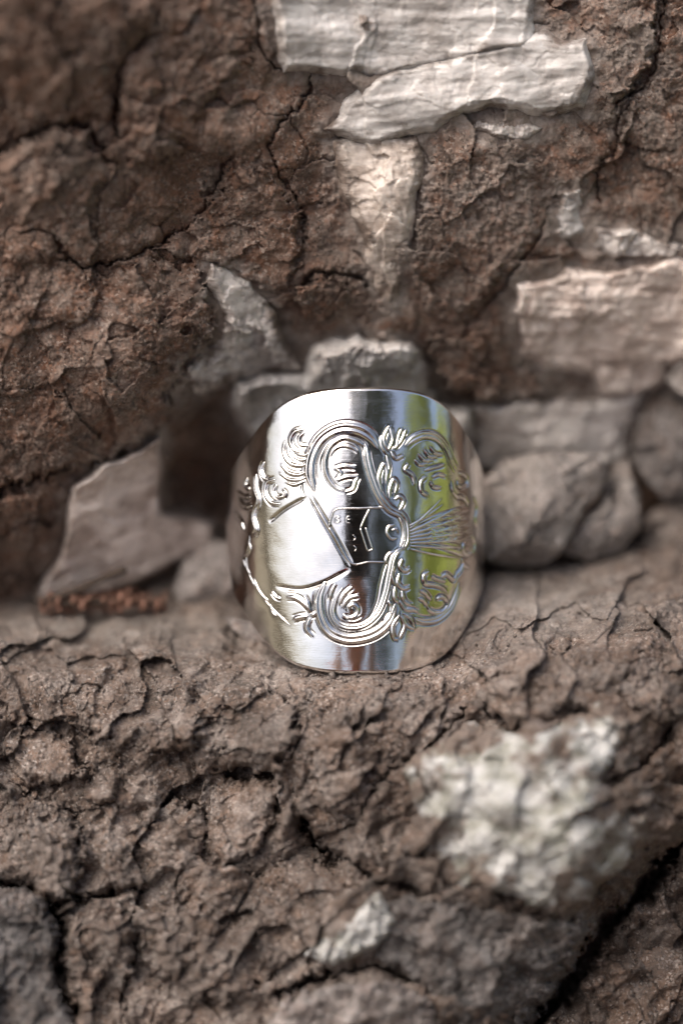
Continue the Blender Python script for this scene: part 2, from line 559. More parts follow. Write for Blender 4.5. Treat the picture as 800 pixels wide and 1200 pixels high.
# the hollow in shade between the pinkish block and the ring
hol = poly_sd(X, Y, [(196, 500), (262, 446), (300, 480), (300, 600), (250, 604), (197, 596)])
wall.z += 2.5 * sstep(-6, 12, hol + 16 * fbm(X, Y, 34, 4, 4))
VEIL = [(480, 60, 210, 110, 0.6), (440, 260, 75, 125, 0.8), (590, 220, 130, 110, 0.62), (670, 250, 60, 50, 0.6), (740, 290, 120, 50, 0.8), (720, 380, 160, 90, 0.6), (620, 510, 140, 70, 0.7), (290, 390, 95, 95, 0.55),
        (430, 440, 120, 70, 0.7), (150, 610, 120, 110, 0.7), (740, 90, 90, 120, 0.48), (110, 370, 110, 50, 0.5), (340, 130, 70, 70, 0.5), (60, 130, 90, 70, 0.4), (60, 220, 80, 50, 0.4), (200, 130, 70, 60, 0.35)]
for vx, vy, rx, ry, st_ in VEIL:
    wall.a['calc'] = np.maximum(wall.a['calc'], st_ * np.clip(1.25 - np.hypot((X - vx) / rx, (Y - vy) / ry), 0, 1))


def terrace(seed, amp, scale_y, ang=0.0):
    """cleavage steps running along one direction"""
    def f(X, Y, sd):
        c, s_ = math.cos(ang), math.sin(ang)
        u = (X * c + Y * s_)
        v = (-X * s_ + Y * c)
        n = fbm(u * 0.10, v * 0.55, scale_y, 4, seed, 0.55) + 0.25 * fbm(u * 0.5, v, scale_y, 3, seed + 5, 0.6)
        q = np.round(n * 4) / 4
        return amp * (0.16 * q + 0.22 * n)
    return f


WALL_PIECES = []


def wp(name, pts, mat, T, seed, **kw):
    WALL_PIECES.append((name, pts, mat, T, seed, kw))


# brown slabs of the face
wp('rock_slab', [(-60, 196), (0, 184), (55, 154), (98, 152), (116, 182), (130, 196), (114, 232), (108, 276), (62, 270), (28, 266), (-60, 250)], M_WALL, 1.8, 1, edge=22, dome=0.4, red=0.3, pale=0.10)
wp('rock_slab', [(142, 160), (140, 120), (146, 84), (164, 60), (200, 40), (240, 30), (290, 40), (298, 70), (250, 110), (232, 150), (200, 190), (160, 200)], M_WALL, 1.2, 2, edge=26, dome=0.8, red=0.65)
wp('rock_slab', [(-60, -60), (180, -60), (188, 34), (152, 52), (130, 82), (128, 140), (96, 140), (52, 142), (0, 170), (-60, 180)], M_WALL, 1.0, 3, edge=30, dome=1.0, red=0.95)
wp('rock_slab', [(-60, 290), (30, 284), (64, 290), (84, 316), (120, 322), (182, 300), (236, 316), (250, 360), (252, 398), (214, 428), (198, 462), (202, 486), (176, 512), (128, 542), (60, 556), (0, 574), (-60, 584)],
   M_WALL, 2.0, 4, edge=7, dome=1.0, red=0.5, warp=9)
wp('rock_slab', [(118, 312), (176, 292), (226, 262), (252, 228), (280, 190), (312, 200), (348, 244), (352, 300), (340, 340), (318, 344), (292, 326), (244, 306), (184, 296)], M_WALL, 1.0, 5, edge=14, red=0.55)
wp('rock_slab', [(346, 334), (378, 322), (420, 330), (432, 348), (420, 372), (384, 388), (352, 372)], M_WALL, 2.2, 6, edge=9, red=0.5)
wp('rock_slab', [(440, 384), (462, 376), (486, 380), (490, 398), (462, 404), (442, 398)], M_WALL, 1.8, 7, edge=6, red=0.5)
wp('rock_slab', [(640, -20), (770, -20), (768, 55), (752, 96), (720, 116), (722, 140), (698, 136), (700, 60), (694, 40), (656, 34)], M_WALL, 1.2, 8, edge=5, pale=0.25)
wp('rock_slab', [(784, -20), (860, -20), (860, 190), (800, 180), (730, 170), (728, 126), (760, 106), (776, 62)], M_WALL, 0.7, 9, edge=10, pale=0.1)
wp('rock_slab', [(500, 386), (545, 392), (590, 372), (600, 424), (640, 438), (692, 444), (660, 462), (600, 470), (560, 468), (524, 456), (508, 430)], M_WALL, 3.2, 10, edge=5, red=0.45)
wp('rock_slab', [(508, 180), (560, 160), (640, 176), (690, 214), (660, 216), (636, 258), (600, 312), (570, 352), (544, 380), (500, 372), (482, 340), (486, 270), (494, 220)], M_WALL, 0.8, 11, edge=10, red=0.25, pale=0.12)
wp('rock_slab', [(-60, 590), (20, 576), (76, 562), (80, 600), (72, 640), (40, 690), (-60, 700)], M_WALL, 2.5, 12, edge=14, red=0.75)
# calcite
wp('calcite_slab', [(318, -60), (320, 40), (334, 84), (370, 86), (430, 92), (500, 84), (560, 70), (624, 54), (630, 28), (626, -60)], M_CALC, 2.5, 20, edge=10, warp=6, rough=0.1,
   steps=terrace(3, 0.8, 26), stain=0.6, label='pale grey striated calcite slab')
wp('calcite_slab', [(380, 152), (400, 126), (424, 98), (466, 76), (540, 60), (600, 50), (634, 30), (654, 44), (691, 46), (695, 90), (686, 132), (622, 136), (575, 130), (540, 136), (504, 152), (470, 162), (448, 172), (416, 166)],
   M_CALC, 2.5, 21, edge=9, warp=6, rough=0.1, steps=terrace(5, 0.8, 26, -0.12), stain=0.6, label='pale calcite slab with a clean broken end')
wp('calcite_patch', [(390, 168), (440, 156), (486, 160), (498, 215), (482, 262), (475, 312), (466, 350), (452, 368), (440, 340), (430, 300), (414, 262), (400, 220)], M_CALW, 1.6, 22, edge=12, warp=8, rough=0.5,
   steps=terrace(8, 0.8, 20, 1.2))
wp('calcite_patch', [(656, 222), (680, 219), (688, 270), (664, 280), (640, 274), (652, 250)], M_CALC, 1.6, 23, edge=5, warp=3)
wp('calcite_patch', [(560, 140), (620, 142), (640, 152), (620, 166), (575, 160), (556, 150)], M_CALG, 1.0, 24, edge=6, warp=5)
wp('calcite_slab', [(604, 334), (640, 322), (720, 312), (800, 302), (900, 300), (900, 420), (800, 428), (776, 446), (740, 470), (704, 466), (690, 440), (640, 434), (610, 420), (600, 372)], M_CALP, 2.6, 25, edge=9, warp=9, rough=0.5,
   steps=terrace(12, 0.9, 18, 0.03), stain=0.5, label='wide pinkish calcite slab')
wp('calcite_patch', [(690, 264), (740, 268), (800, 288), (860, 290), (860, 300), (720, 308), (690, 290)], M_CALG, 1.2, 26, edge=6, warp=5)
wp('calcite_slab', [(548, 476), (600, 470), (660, 462), (700, 470), (760, 452), (750, 490), (736, 540), (700, 560), (620, 566), (556, 560)], M_CALG, 3.0, 27, edge=12, warp=8, rough=0.7,
   steps=terrace(14, 0.8, 30, 0.1))
wp('calcite_slab', [(244, 308), (270, 318), (292, 332), (312, 350), (334, 392), (358, 432), (330, 440), (290, 446), (250, 456), (210, 478), (202, 460), (216, 432), (252, 402), (262, 366), (240, 330)], M_CALG, 2.0, 28, edge=12, warp=9, rough=0.9,
   steps=terrace(17, 0.8, 20, 0.9), label='grey calcite flake with a pointed corner')
wp('calcite_slab', [(352, 440), (372, 404), (412, 388), (440, 398), (480, 404), (500, 432), (516, 470), (556, 480), (556, 560), (480, 580), (380, 580), (330, 566), (292, 512), (262, 478), (276, 452), (310, 442)], M_CALC, 6.0, 29, stain=0.3, edge=16, warp=10, rough=1.3)
wp('calcite_slab', [(190, 508), (187, 560), (190, 600), (206, 606), (252, 612), (250, 640), (205, 660), (150, 690), (90, 704), (40, 712), (60, 664), (78, 622), (84, 572), (110, 552), (150, 532)], M_CALP, 5.0, 30, stain=0.4, edge=5, warp=4, rough=0.3,
   steps=terrace(21, 0.9, 26, -0.4), label='pinkish white calcite block with a straight broken edge')

for name, pts, mat, T, seed, kw in WALL_PIECES:              # mineral film on the rock round each calcite piece
    if name.startswith('calcite'):
        w = wall.window(pts, 50)
        xx, yy = wall.X[w], wall.Y[w]
        sd = poly_sd(xx + 7 * fbm(xx, yy, 26, 4, seed + 900), yy + 7 * fbm(xx, yy, 26, 4, seed + 910), np.array(pts, float))
        wall.a['calc'][w] = np.maximum(wall.a['calc'][w], 0.95 * np.clip(1 + sd / 34.0, 0, 1))
ROCK_FACE = tag(wall.build('rock_face', M_WALL), 'brown weathered rock face rising behind the silver ring', None, None, 'structure')
for name, pts, mat, T, seed, kw in WALL_PIECES:
    piece(wall, name, pts, mat, T, seed=seed, parent=ROCK_FACE, **kw)

# ------------------------------------------------------------------ ledge
ledge_base = rbf([(0, 722, 20), (150, 716, 20), (-60, 722, 20), (0, 745, 12), (150, 740, 11), (0, 800, 6), (120, 800, 4), (260, 760, 8), (200, 770, 6), (300, 792, 3), (340, 800, 1.2), (430, 795, -0.1), (430, 770, 5.5), (430, 735, 12), (430, 690, 19.5), (430, 655, 25),
                  (485, 796, 1.4), (500, 788, 2.2), (525, 768, 6.0), (548, 738, 8.5), (562, 705, 12), (580, 680, 15), (600, 755, 2.5), (610, 690, 15), (640, 720, 6), (650, 668, 18), (720, 655, 20), (800, 664, 20), (860, 664, 20), (700, 700, 8), (720, 760, -2), (800, 720, 5), (800, 790, -2), (620, 790, -2),
                  (200, 850, 1.5), (100, 900, 1), (0, 870, 3), (300, 880, -0.5), (200, 1000, -1.5), (50, 1000, -0.5), (40, 1150, -4), (250, 1150, -4), (400, 900, -1.5), (400, 1000, -3), (560, 860, -5), (700, 880, -8),
                  (620, 960, -9), (560, 1060, -7.5), (420, 1090, -5), (740, 980, -7.5), (660, 1080, -6), (560, 1160, -5), (400, 1190, -7), (760, 1130, 3), (860, 1000, 0), (300, 1400, -12), (600, 1400, -10), (-300, 1000, 0), (-300, 720, 22), (1100, 660, 24),
                  (1100, 1000, -2), (-300, 1500, -14), (1100, 1500, -12), (250, 690, 22), (100, 690, 28), (560, 660, 24), (700, 630, 28)])
ledge = Sheet(XS, axis(640, 1240, 1.5, 420)[11:], ledge_base)
X, Y = ledge.X, ledge.Y
f1, e1, r1 = facets(X, Y, 150, 31, 8.0, 4.5)
f2, e2, r2 = facets(X, Y, 72, 32, 6.0, 2.0)
f3, e3, r3 = facets(X, Y, 30, 33, 1.4, 0.25)
f4, e4, r4 = facets(X, Y, 9, 34, 0.45, 0.18)
damp = 0.16 + 0.84 * sstep(30, 95, np.hypot((X - 430) / 1.5, Y - 765))
gr = 0.35 + 0.9 * sstep(-0.15, 0.35, fbm(X, Y, 90, 3, 45))
ledge.z += damp * (0.6 * f1 + 0.62 * f2 + 0.7 * f3 + 1.5 * fbm(X, Y, 90, 3, 35) + 0.5 * fbm(X, Y, 34, 3, 46)) + gr * (0.9 * f4 * np.clip(damp * 2, 0, 1) + 0.18 * fbm(X, Y, 8, 4, 36, 0.65))
ru, rv = 0.8 * X - 0.6 * Y, 0.6 * X + 0.8 * Y
ledge.z -= damp * (1.1 * ridged(ru * 0.55, rv, 75, 4, 47, 0.5) + 0.0)
redl = rbf([(50, 770, 0.15), (150, 800, 0.6), (40, 840, 0.65), (200, 860, 0.5), (280, 840, 0.35), (200, 960, 0.4), (60, 980, 0.25), (300, 960, 0.45), (400, 850, 0.4), (500, 830, 0.35), (620, 740, 0.1), (760, 760, 0.5), (700, 800, 0.45), (40, 1130, 0.0), (250, 1130, 0.35),
            (400, 1000, 0.3), (560, 1150, 0.35), (760, 900, 0.6), (700, 1100, 0.7), (150, 740, 0.0)])
ledge.a['red'] = np.clip(redl(X, Y) + 0.3 * fbm(X, Y, 60, 4, 78), 0, 1)
ledge.a['cell'] = r2 * 0.5 + r3 * 0.3
pl = np.clip(1 - np.hypot((X - 130) / 200, (Y - 735) / 34), 0, 1) + np.clip(1 - np.hypot((X - 640) / 190, (Y - 710) / 60), 0, 1)
ledge.a['pale'] = np.clip(pl * 0.8, 0, 0.7)
for i, (pts, w_, d_) in enumerate([
        ([(418, 965), (440, 920), (482, 888), (520, 858), (552, 820)], 2.2, 1.6),
        ([(352, 960), (368, 985), (382, 1002), (412, 1012)], 5, 3.0),
        ([(412, 1012), (440, 1030), (470, 1040), (520, 1052)], 3, 2.0),
        ([(318, 1172), (350, 1154), (400, 1140), (440, 1134), (490, 1150)], 4, 2.6),
        ([(-10, 1034), (40, 1044), (70, 1078), (70, 1140), (96, 1210)], 6, 3.5),
        ([(60, 1062), (110, 1052), (170, 1040)], 4, 2.4),
        ([(800, 985), (750, 1050), (700, 1105), (650, 1175), (610, 1220)], 14, 10),
        ([(790, 850), (775, 870), (740, 905), (700, 925)], 4, 2.0),
        ([(630, 780), (640, 800), (620, 830), (590, 850)], 2, 1.0)]):
    crack(ledge, pts, w_, d_, 6, 300 + 7 * i)
for vx, vy, rx, ry, st_ in [(620, 950, 190, 130, 0.55), (410, 1090, 80, 60, 0.5), (300, 790, 60, 20, 0.6), (200, 1010, 90, 30, 0.3), (620, 1095, 60, 40, 0.45), (240, 730, 60, 20, 0.6)]:
    ledge.a['calc'] = np.maximum(ledge.a['calc'], st_ * np.clip(1.25 - np.hypot((X - vx) / rx, (Y - vy) / ry), 0, 1))
ROCK_LEDGE = tag(ledge.build('rock_ledge', M_LEDGE), 'rough greyish brown rock ledge that carries the silver ring', None, None, 'structure')


def lp(name, pts, mat, T, seed, **kw):
    return piece(ledge, name, pts, mat, T, seed=seed, parent=ROCK_LEDGE, **kw)


lp('rock_lump', [(72, 806), (100, 784), (132, 766), (170, 752), (212, 768), (226, 800), (236, 840), (232, 880), (180, 886), (120, 870), (82, 850)], M_LEDGE, 2.23, 41, lean=(0.3, 0.9), edge=14, dome=0.5, red=0.5, warp=9, rough=1.3)
lp('rock_lump', [(216, 788), (262, 780), (300, 774), (312, 800), (348, 830), (352, 866), (330, 908), (286, 905), (244, 880), (240, 840)], M_LEDGE, 2.36, 42, lean=(0.7, 0.6), edge=11, dome=1.0, red=0.3, warp=8, rough=1.2, pale=0.12)
lp('rock_lump', [(-50, 838), (40, 828), (72, 852), (96, 884), (100, 912), (60, 922), (-50, 922)], M_LEDGE, 1.86, 43, lean=(0.6, 0.7), edge=14, dome=0.4, red=0.6, warp=8, rough=1.3)
lp('rock_lump', [(-50, 936), (30, 930), (84, 948), (104, 986), (94, 1048), (70, 1066), (30, 1040), (-50, 1030)], M_LEDGE, 2.73, 44, lean=(0.8, 0.4), edge=20, dome=0.9, red=0.2, warp=9, rough=1.5)
lp('rock_chip', [(98, 936), (102, 904), (120, 890), (142, 908), (136, 936), (116, 946)], M_LEDGE, 2.4, 45, edge=10, dome=0.6, red=0.6, warp=4, rough=1.0)
lp('rock_lump', [(128, 1010), (146, 978), (172, 955), (202, 936), (238, 946), (242, 980), (232, 1026), (196, 1034), (150, 1032)], M_LEDGE, 1.98, 46, lean=(-0.3, -0.9), edge=12, dome=0.5, red=0.4, warp=7, rough=1.2)
lp('rock_lump', [(240, 900), (286, 912), (326, 914), (324, 956), (306, 996), (262, 1024), (244, 985), (240, 945)], M_LEDGE, 1.98, 47, lean=(0.9, 0.3), edge=15, dome=0.5, red=0.45, warp=7, rough=1.2)
lp('rock_lump', [(-50, 1042), (30, 1040), (58, 1060), (70, 1090), (62, 1150), (92, 1200), (92, 1260), (-50, 1260)], M_DARK, 5.0, 48, lean=(0.15, -0.15), edge=8, dome=0.5, warp=7, rough=1.2, label='dark grey lump')
lp('rock_lump', [(74, 1110), (100, 1084), (146, 1064), (160, 1100), (154, 1140), (140, 1180), (160, 1240), (110, 1240), (84, 1180)], M_LEDGE, 2.23, 49, lean=(0.4, -0.8), edge=14, dome=0.5, red=0.3, warp=7, rough=1.2)
lp('rock_lump', [(164, 1046), (222, 1042), (238, 1080), (228, 1124), (196, 1150), (166, 1130), (160, 1090)], M_LEDGE, 2.11, 50, lean=(0.5, 0.8), edge=16, dome=0.4, red=0.4, warp=7, rough=1.2)
lp('rock_lump', [(240, 1040), (300, 1024), (350, 1000), (400, 1022), (440, 1040), (396, 1076), (350, 1120), (300, 1160), (250, 1180), (228, 1140), (242, 1090)], M_LEDGE, 1.86, 51, lean=(0.3, 0.9), edge=16, dome=0.5, red=0.35, warp=8, rough=1.2)
lp('rock_lump', [(338, 880), (400, 850), (470, 830), (540, 818), (476, 884), (434, 920), (410, 966), (376, 980), (344, 950)], M_LEDGE, 1.49, 52, lean=(-0.4, 0.8), edge=14, dome=1.0, red=0.35, warp=8, rough=1.1)
lp('rock_lump', [(556, 812), (584, 778), (640, 752), (720, 744), (800, 762), (820, 800), (800, 850), (752, 836), (700, 818), (640, 846), (592, 856)], M_LEDGE, 2.11, 53, lean=(-0.2, 0.9), edge=16, dome=0.4, red=0.45, warp=8, rough=1.2)
lp('rock_lump', [(456, 1050), (520, 1056), (600, 1070), (690, 1084), (672, 1130), (640, 1180), (600, 1230), (520, 1200), (500, 1160), (440, 1120)], M_DARK, 1.86, 54, lean=(0.1, -0.6), edge=14, dome=1.0, warp=7, rough=1.1, red=0.2)
lp('rock_lump', [(292, 1260), (320, 1186), (352, 1162), (420, 1146), (480, 1158), (512, 1184), (520, 1260)], M_GREY, 4.0, 55, lean=(0, -0.9), edge=14, dome=0.5, warp=6, rough=1.0, label='grey rounded lump')


def crystals(seed, s, amp):
    def f(X, Y, sd):
        f1, e1, r1 = facets(X, Y, s, seed, 3.6, 1.9, 0.2)
        f2, e2, r2 = facets(X, Y, s * 0.45, seed + 1, 1.0, 0.5, 0.3)
        return amp * (f1 + 0.5 * f2 + 0.25 * np.exp(-(e1 / 0.06) ** 2))
    return f


lp('calcite_patch', [(470, 900), (510, 878), (556, 836), (590, 860), (640, 850), (700, 824), (746, 838), (742, 870), (700, 912), (722, 934), (766, 948), (762, 990), (722, 1030), (700, 1062), (660, 1068), (600, 1054), (560, 1040), (522, 1046), (512, 1020), (482, 992), (492, 960), (470, 930)],
   M_CALY, 2.6, 60, lean=(0, 0), edge=9, warp=12, rough=0.15, steps=crystals(61, 56, 0.75), dome=1.4, stain=0.8, mottle=0.6, label='whitish lump of calcite crystals')
lp('calcite_patch', [(358, 1122), (388, 1084), (446, 1042), (462, 1060), (468, 1082), (440, 1110), (392, 1134)], M_CALY, 3.0, 62, stain=0.4, edge=7, warp=6, rough=0.9, steps=crystals(63, 34, 0.5))
lp('calcite_patch', [(610, 1080), (636, 1086), (630, 1112), (612, 1112)], M_CALC, 2.2, 64, edge=5, warp=3, rough=0.6)


# ------------------------------------------------------------------ loose stones
def noise3(p, scale, octs, seed):
    a = fbm(p[:, 0] + 0.37 * p[:, 2], p[:, 1] - 0.21 * p[:, 2], scale, octs, seed)
    b = fbm(p[:, 1] + 0.31 * p[:, 0], p[:, 2] + 0.17 * p[:, 0], scale, octs, seed + 40)
    return 0.6 * (a + b)


def stone(name, pts, zc, T, mat, seed, label, group=None, tilt=(0, 0), box=0.3, cuts=8, red=0.1, pale=0.0, rough=1.0):
    rng = random.Random(seed)
    pts = np.array(pts, float)
    pts = np.concatenate([pts + (np.roll(pts, -1, 0) - pts) * t_ for t_ in (0.0, 0.2, 0.4, 0.6, 0.8)])
    c = pts.mean(0)
    ang = np.arctan2(pts[:, 1] - c[1], pts[:, 0] - c[0])
    rad = np.hypot(pts[:, 1] - c[1], pts[:, 0] - c[0])
    o_ = np.argsort(ang)
    ang, rad = ang[o_], rad[o_]
    bm = bmesh.new()
    bmesh.ops.create_icosphere(bm, subdivisions=6, radius=1)
    n = np.array([v.co[:] for v in bm.verts])
    f = np.array([[v.index for v in fc.verts] for fc in bm.faces])
    bm.free()
    th = np.arctan2(n[:, 1], n[:, 0])
    r = np.interp(th, np.concatenate([ang - 2 * np.pi, ang, ang + 2 * np.pi]), np.tile(rad, 3))
    rho = np.hypot(n[:, 0], n[:, 1])
    rr = r * rho ** box
    q = np.stack([rr * np.cos(th) * K, rr * np.sin(th) * K, -T * np.sign(n[:, 2]) * np.abs(n[:, 2]) ** 0.5], -1)   # mm, view frame (y down)
    q[:, 2] += (tilt[0] * q[:, 0] + tilt[1] * q[:, 1])
    for _ in range(cuts):
        a = np.array([rng.gauss(0, 0.55), rng.gauss(0, 0.55), -1.0])
        a /= np.linalg.norm(a)
        s = q @ a
        over = np.maximum(s - s.max() * rng.uniform(0.45, 0.8), 0)
        q -= a * (over * 0.93)[:, None]
    ff1, _, _ = facets(q[:, 0] / K + 3 * q[:, 2], q[:, 1] / K, 52, seed * 5 + 1, 3.0, 0.9)
    ff2, _, rr2 = facets(q[:, 0] / K, q[:, 1] / K + 3 * q[:, 2], 19, seed * 5 + 2, 1.0, 0.3)
    q[:, 2] += rough * (0.6 * ff1 + 0.6 * ff2)
    nn = q / (np.linalg.norm(q, axis=1)[:, None] + 1e-9)
    q = q + nn * (rough * (0.28 * noise3(q, 3.0, 4, seed) + 0.10 * noise3(q, 0.7, 4, seed + 9)))[:, None]
    v = P(c[0] + q[:, 0] / K, c[1] + q[:, 1] / K, zc + q[:, 2])
    org = v.mean(0)
    o = mesh_from(v - org, f[:, ::-1], name, mat, None, True, {'red': np.full(len(v), red), 'cell': rr2 * 0.6, 'pale': np.full(len(v), pale), 'calc': np.zeros(len(v))})
    o.location = org
    return tag(o, label, 'stone', group)


stone('loose_stone', [(562, 566), (590, 537), (640, 530), (700, 531), (714, 556), (702, 580), (682, 600), (662, 640), (640, 664), (602, 677), (572, 664), (560, 620)], 15, 4.0, M_GREY, 3, 'large grey and pinkish angular stone touching the right side of the ring', tilt=(0.05, -0.35), pale=0.6)
stone('loose_stone', [(660, 648), (688, 602), (712, 580), (706, 548), (732, 540), (749, 580), (746, 620), (722, 650), (690, 658)], 19, 3.2, M_GREY, 5, 'narrow grey stone wedged behind the large pinkish stone', tilt=(0.1, -0.3), pale=0.5)
stone('loose_stone', [(738, 655), (752, 602), (800, 584), (860, 582), (880, 660), (800, 674)], 22, 4.5, M_LEDGE, 7, 'flat brownish stone lying under the dark banded stone', tilt=(0, -0.3), pale=0.1)
stone('loose_stone', [(738, 540), (746, 490), (786, 462), (880, 458), (890, 580), (776, 586)], 20, 6, M_DARK, 9, 'dark brown banded stone under the pinkish calcite slab', tilt=(0, -0.1), red=0.5)
stone('loose_stone', [(778, 446), (796, 420), (880, 400), (880, 460), (796, 462)], 17, 3.5, M_GREY, 10, 'small pale stone tip resting on the dark banded stone', pale=0.4)
stone('loose_stone', [(202, 690), (216, 656), (252, 632), (300, 636), (330, 690), (310, 716), (268, 716), (214, 720)], 19, 4.0, M_GREY, 12, 'smooth purplish grey stone touching the left side of the ring', tilt=(0, -0.3), cuts=5, rough=0.7, pale=0.12)
stone('loose_stone', [(262, 722), (300, 728), (340, 748), (344, 768), (310, 764), (282, 744)], 10, 2.2, M_GREY, 14, 'thin flat stone chip tucked under the lower left of the ring', tilt=(0, -0.4), rough=0.5)
stone('loose_stone', [(652, 1260), (672, 1180), (702, 1130), (742, 1086), (790, 1066), (880, 1050), (900, 1260)], 4, 6.5, M_LEDGE, 16, 'brown blurred stone beyond the dark gap beside the crystal patch', red=0.6)

# ------------------------------------------------------------------ silver ring
PX0, PY0 = 417.0, 622.0
R = 151 * K * (D + 11) / D
HT = [(0, 169), (10, 169), (20, 167), (30, 162), (40, 151), (50, 131), (60, 107), (70, 86), (80, 69), (90, 58), (110, 48), (140, 43), (180, 42)]
APEX = 4.0


def half_h(phi_deg):
    a = np.abs((phi_deg - APEX + 180) % 360 - 180)
    xs = np.linspace(0, 180, 721)
    ys = np.interp(xs, [h[0] for h in HT], [h[1] for h in HT])
    kx = np.arange(-60, 61)
    ker = np.exp(-(kx / 22.0) ** 2)
    ys = np.convolve(np.pad(ys, 60, mode='reflect'), ker / ker.sum(), 'valid')
    z = R * (1 - np.cos(np.radians(xs)))
    return np.interp(a, xs, ys * K * (D + z) / D)


def outer_r(v, phi):
    return R - v * v / (2 * 110.0)


_ph = np.radians(np.linspace(-86, 86, 1500))
_z = R * (1 - np.cos(_ph))
_px = PX0 + R * np.sin(_ph) / K * D / (D + _z)
_keep = np.concatenate([[True], np.diff(np.maximum.accumulate(_px)) > 0]) & (_px >= np.maximum.accumulate(_px) - 1e-9)


def to_ring(pts):
    """photo pixels -> unrolled ring surface (arc length mm, height mm)"""
    p = np.array(pts, float)
    ph = np.interp(p[:, 0], _px[_keep], _ph[_keep])
    z = R * (1 - np.cos(ph))
    return np.stack([ph * R, (PY0 - p[:, 1]) * K * (D + z) / D], -1)


def cs(pts):
    """enlarged-drawing coordinates -> photo pixels -> ring surface"""
    p = np.array(pts, float)
    return to_ring(np.stack([250 + p[:, 0] / 2.4242, 440 + p[:, 1] / 2.4242], -1))


def stroke(pts, w, a, prof='round', taper=(0.25, 0.25), n=8):
    return dict(p=spline(cs(pts), n), w=w * 0.8, a=a * 0.9, prof=prof, taper=taper)


def height_of(strokes, U, V):
    Hh = np.full(U.shape, -1.0)
    for s in strokes:
        p = s['p']
        m = (U > p[:, 0].min() - 1.2) & (U < p[:, 0].max() + 1.2) & (V > p[:, 1].min() - 1.2) & (V < p[:, 1].max() + 1.2)
        if not m.any():
            continue
        d, t = seg_dist(U[m], V[m], p)
        tp = np.clip(np.minimum(t / max(s['taper'][0], 1e-3), 1), 0, 1) ** 0.6 * np.clip(np.minimum((1 - t) / max(s['taper'][1], 1e-3), 1), 0, 1) ** 0.6
        w = s['w'] * (0.18 + 0.82 * tp)
        x = d / w
        if s['prof'] == 'round':
            x = x / 1.15
            hh = s['a'] * 0.62 * (0.25 + 0.75 * tp) * np.where(x < 1, (1 - x * x) ** 2, -0.35 * (x - 1))
        elif s['prof'] == 'channel':        # two ridges with a hollow between them
            hh = s['a'] * 0.62 * (0.25 + 0.75 * tp) * np.where(x < 1.25, 0.9 * np.sin(np.clip(x / 1.25, 0, 1) * 3.14159) ** 1.5 + 0.28 * np.cos(np.clip(x / 1.25, 0, 1) * 1.5708), -0.35 * (x - 1.25))
        else:                                # crest: sharp leaf with a mid rib
            hh = s['a'] * (0.25 + 0.75 * tp) * (1 - x) * (1 + 0.0 * x)
        Hh[m] = np.maximum(Hh[m], np.maximum(hh, -1.0))
    return Hh


# incised lines (cut into the band) drawn from the enlarged photograph
GROOVES = [
    ([(158, 418), (200, 382), (268, 344)], 0.16, 0.16), ([(176, 600), (245, 608), (315, 588), (388, 550)], 0.17, 0.18),
    ([(266, 340), (322, 436), (388, 546)], 0.10, 0.10), ([(276, 336), (334, 430), (398, 540)], 0.10, 0.10),
    ([(262, 350), (250, 320), (252, 250), (276, 190), (318, 152), (372, 132), (428, 142), (472, 180)], 0.12, 0.10),
    ([(286, 600), (284, 660), (312, 728), (370, 762), (440, 756), (500, 726)], 0.12, 0.10),
    ([(312, 300), (306, 240), (334, 196), (376, 182), (412, 200), (428, 240), (444, 300), (470, 356), (512, 396)], 0.10, 0.10),
    ([(352, 622), (336, 670), (356, 708), (396, 716), (436, 696), (462, 650), (474, 590), (490, 536), (516, 506)], 0.10, 0.10),
]
for k in range(9):                      # fine lines between the wheat rays
    a0 = -0.42 + k * 0.105
    GROOVES.append(([(562, 446 + k * 5 - 18), (640, 440 + k * 5 - 18 + a0 * 70), (730, 446 + a0 * 190)], 0.07, 0.07))


def groove_depth(U, V):
    g = np.zeros(U.shape)
    for pts, w, a in GROOVES + CHASED:
        p = pts if isinstance(pts, np.ndarray) else spline(cs(pts), 8)
        m = (U > p[:, 0].min() - 0.8) & (U < p[:, 0].max() + 0.8) & (V > p[:, 1].min() - 0.8) & (V < p[:, 1].max() + 0.8)
        if not m.any():
            continue
        d, t = seg_dist(U[m], V[m], p)
        tp = np.clip(np.minimum(t, 1 - t) * 6, 0, 1)
        g[m] = np.maximum(g[m], a * tp * np.exp(-(d / w) ** 2))
    return g


def silver_mat(name, rough, dark=0.0):
    n = NT(name)
    scr = n.noise(1.2, 3, 0.6, 0.0, n.stretch((0.3, 0.2, 0.1), (0.3, 3.0, 9.0)))
    smud = n.noise(0.35, 4, 0.6, 0.4)
    r = n.ramp(n.mix(0.5, scr, smud), [(0.35, rough * 0.75), (0.6, rough * 1.15), (0.75, rough * 2.0)])
    c = n.mix(n.ramp(smud, [(0.4, 0.0), (0.7, 1.0)]), (0.93, 0.915, 0.89), (0.80, 0.77, 0.72))
    c = n.mix(n.attr('tarn'), c, (0.10, 0.085, 0.075))
    b = n.bump(n.noise(0.5, 3, 0.5), 0.035, 0.5)
    b = n.bump(scr, 0.008, 0.7, b)
    b = n.bump(n.noise(3.0, 4, 0.7), 0.004, 0.8, b)
    return n.set(Base_Color=c, Metallic=1.0, Roughness=r, Normal=b)


M_SILVER = silver_mat('polished_silver', 0.085)

base_c = [R * MM, 0, 0]
ring = bpy.data.objects.new('silver_ring', None)
ring.empty_display_size = 0.01
COL.objects.link(ring)
RC = P(PX0, PY0, 0) + FWD * R * MM            # axis centre
HB = float(half_h(np.array([APEX]))[0])
ring.location = RC - UP * HB * MM
ring.rotation_euler = (-PITCH, 0, 0)
tag(ring, 'wide polished silver ring with chased scrolls and wheat, standing on the rock', 'ring')


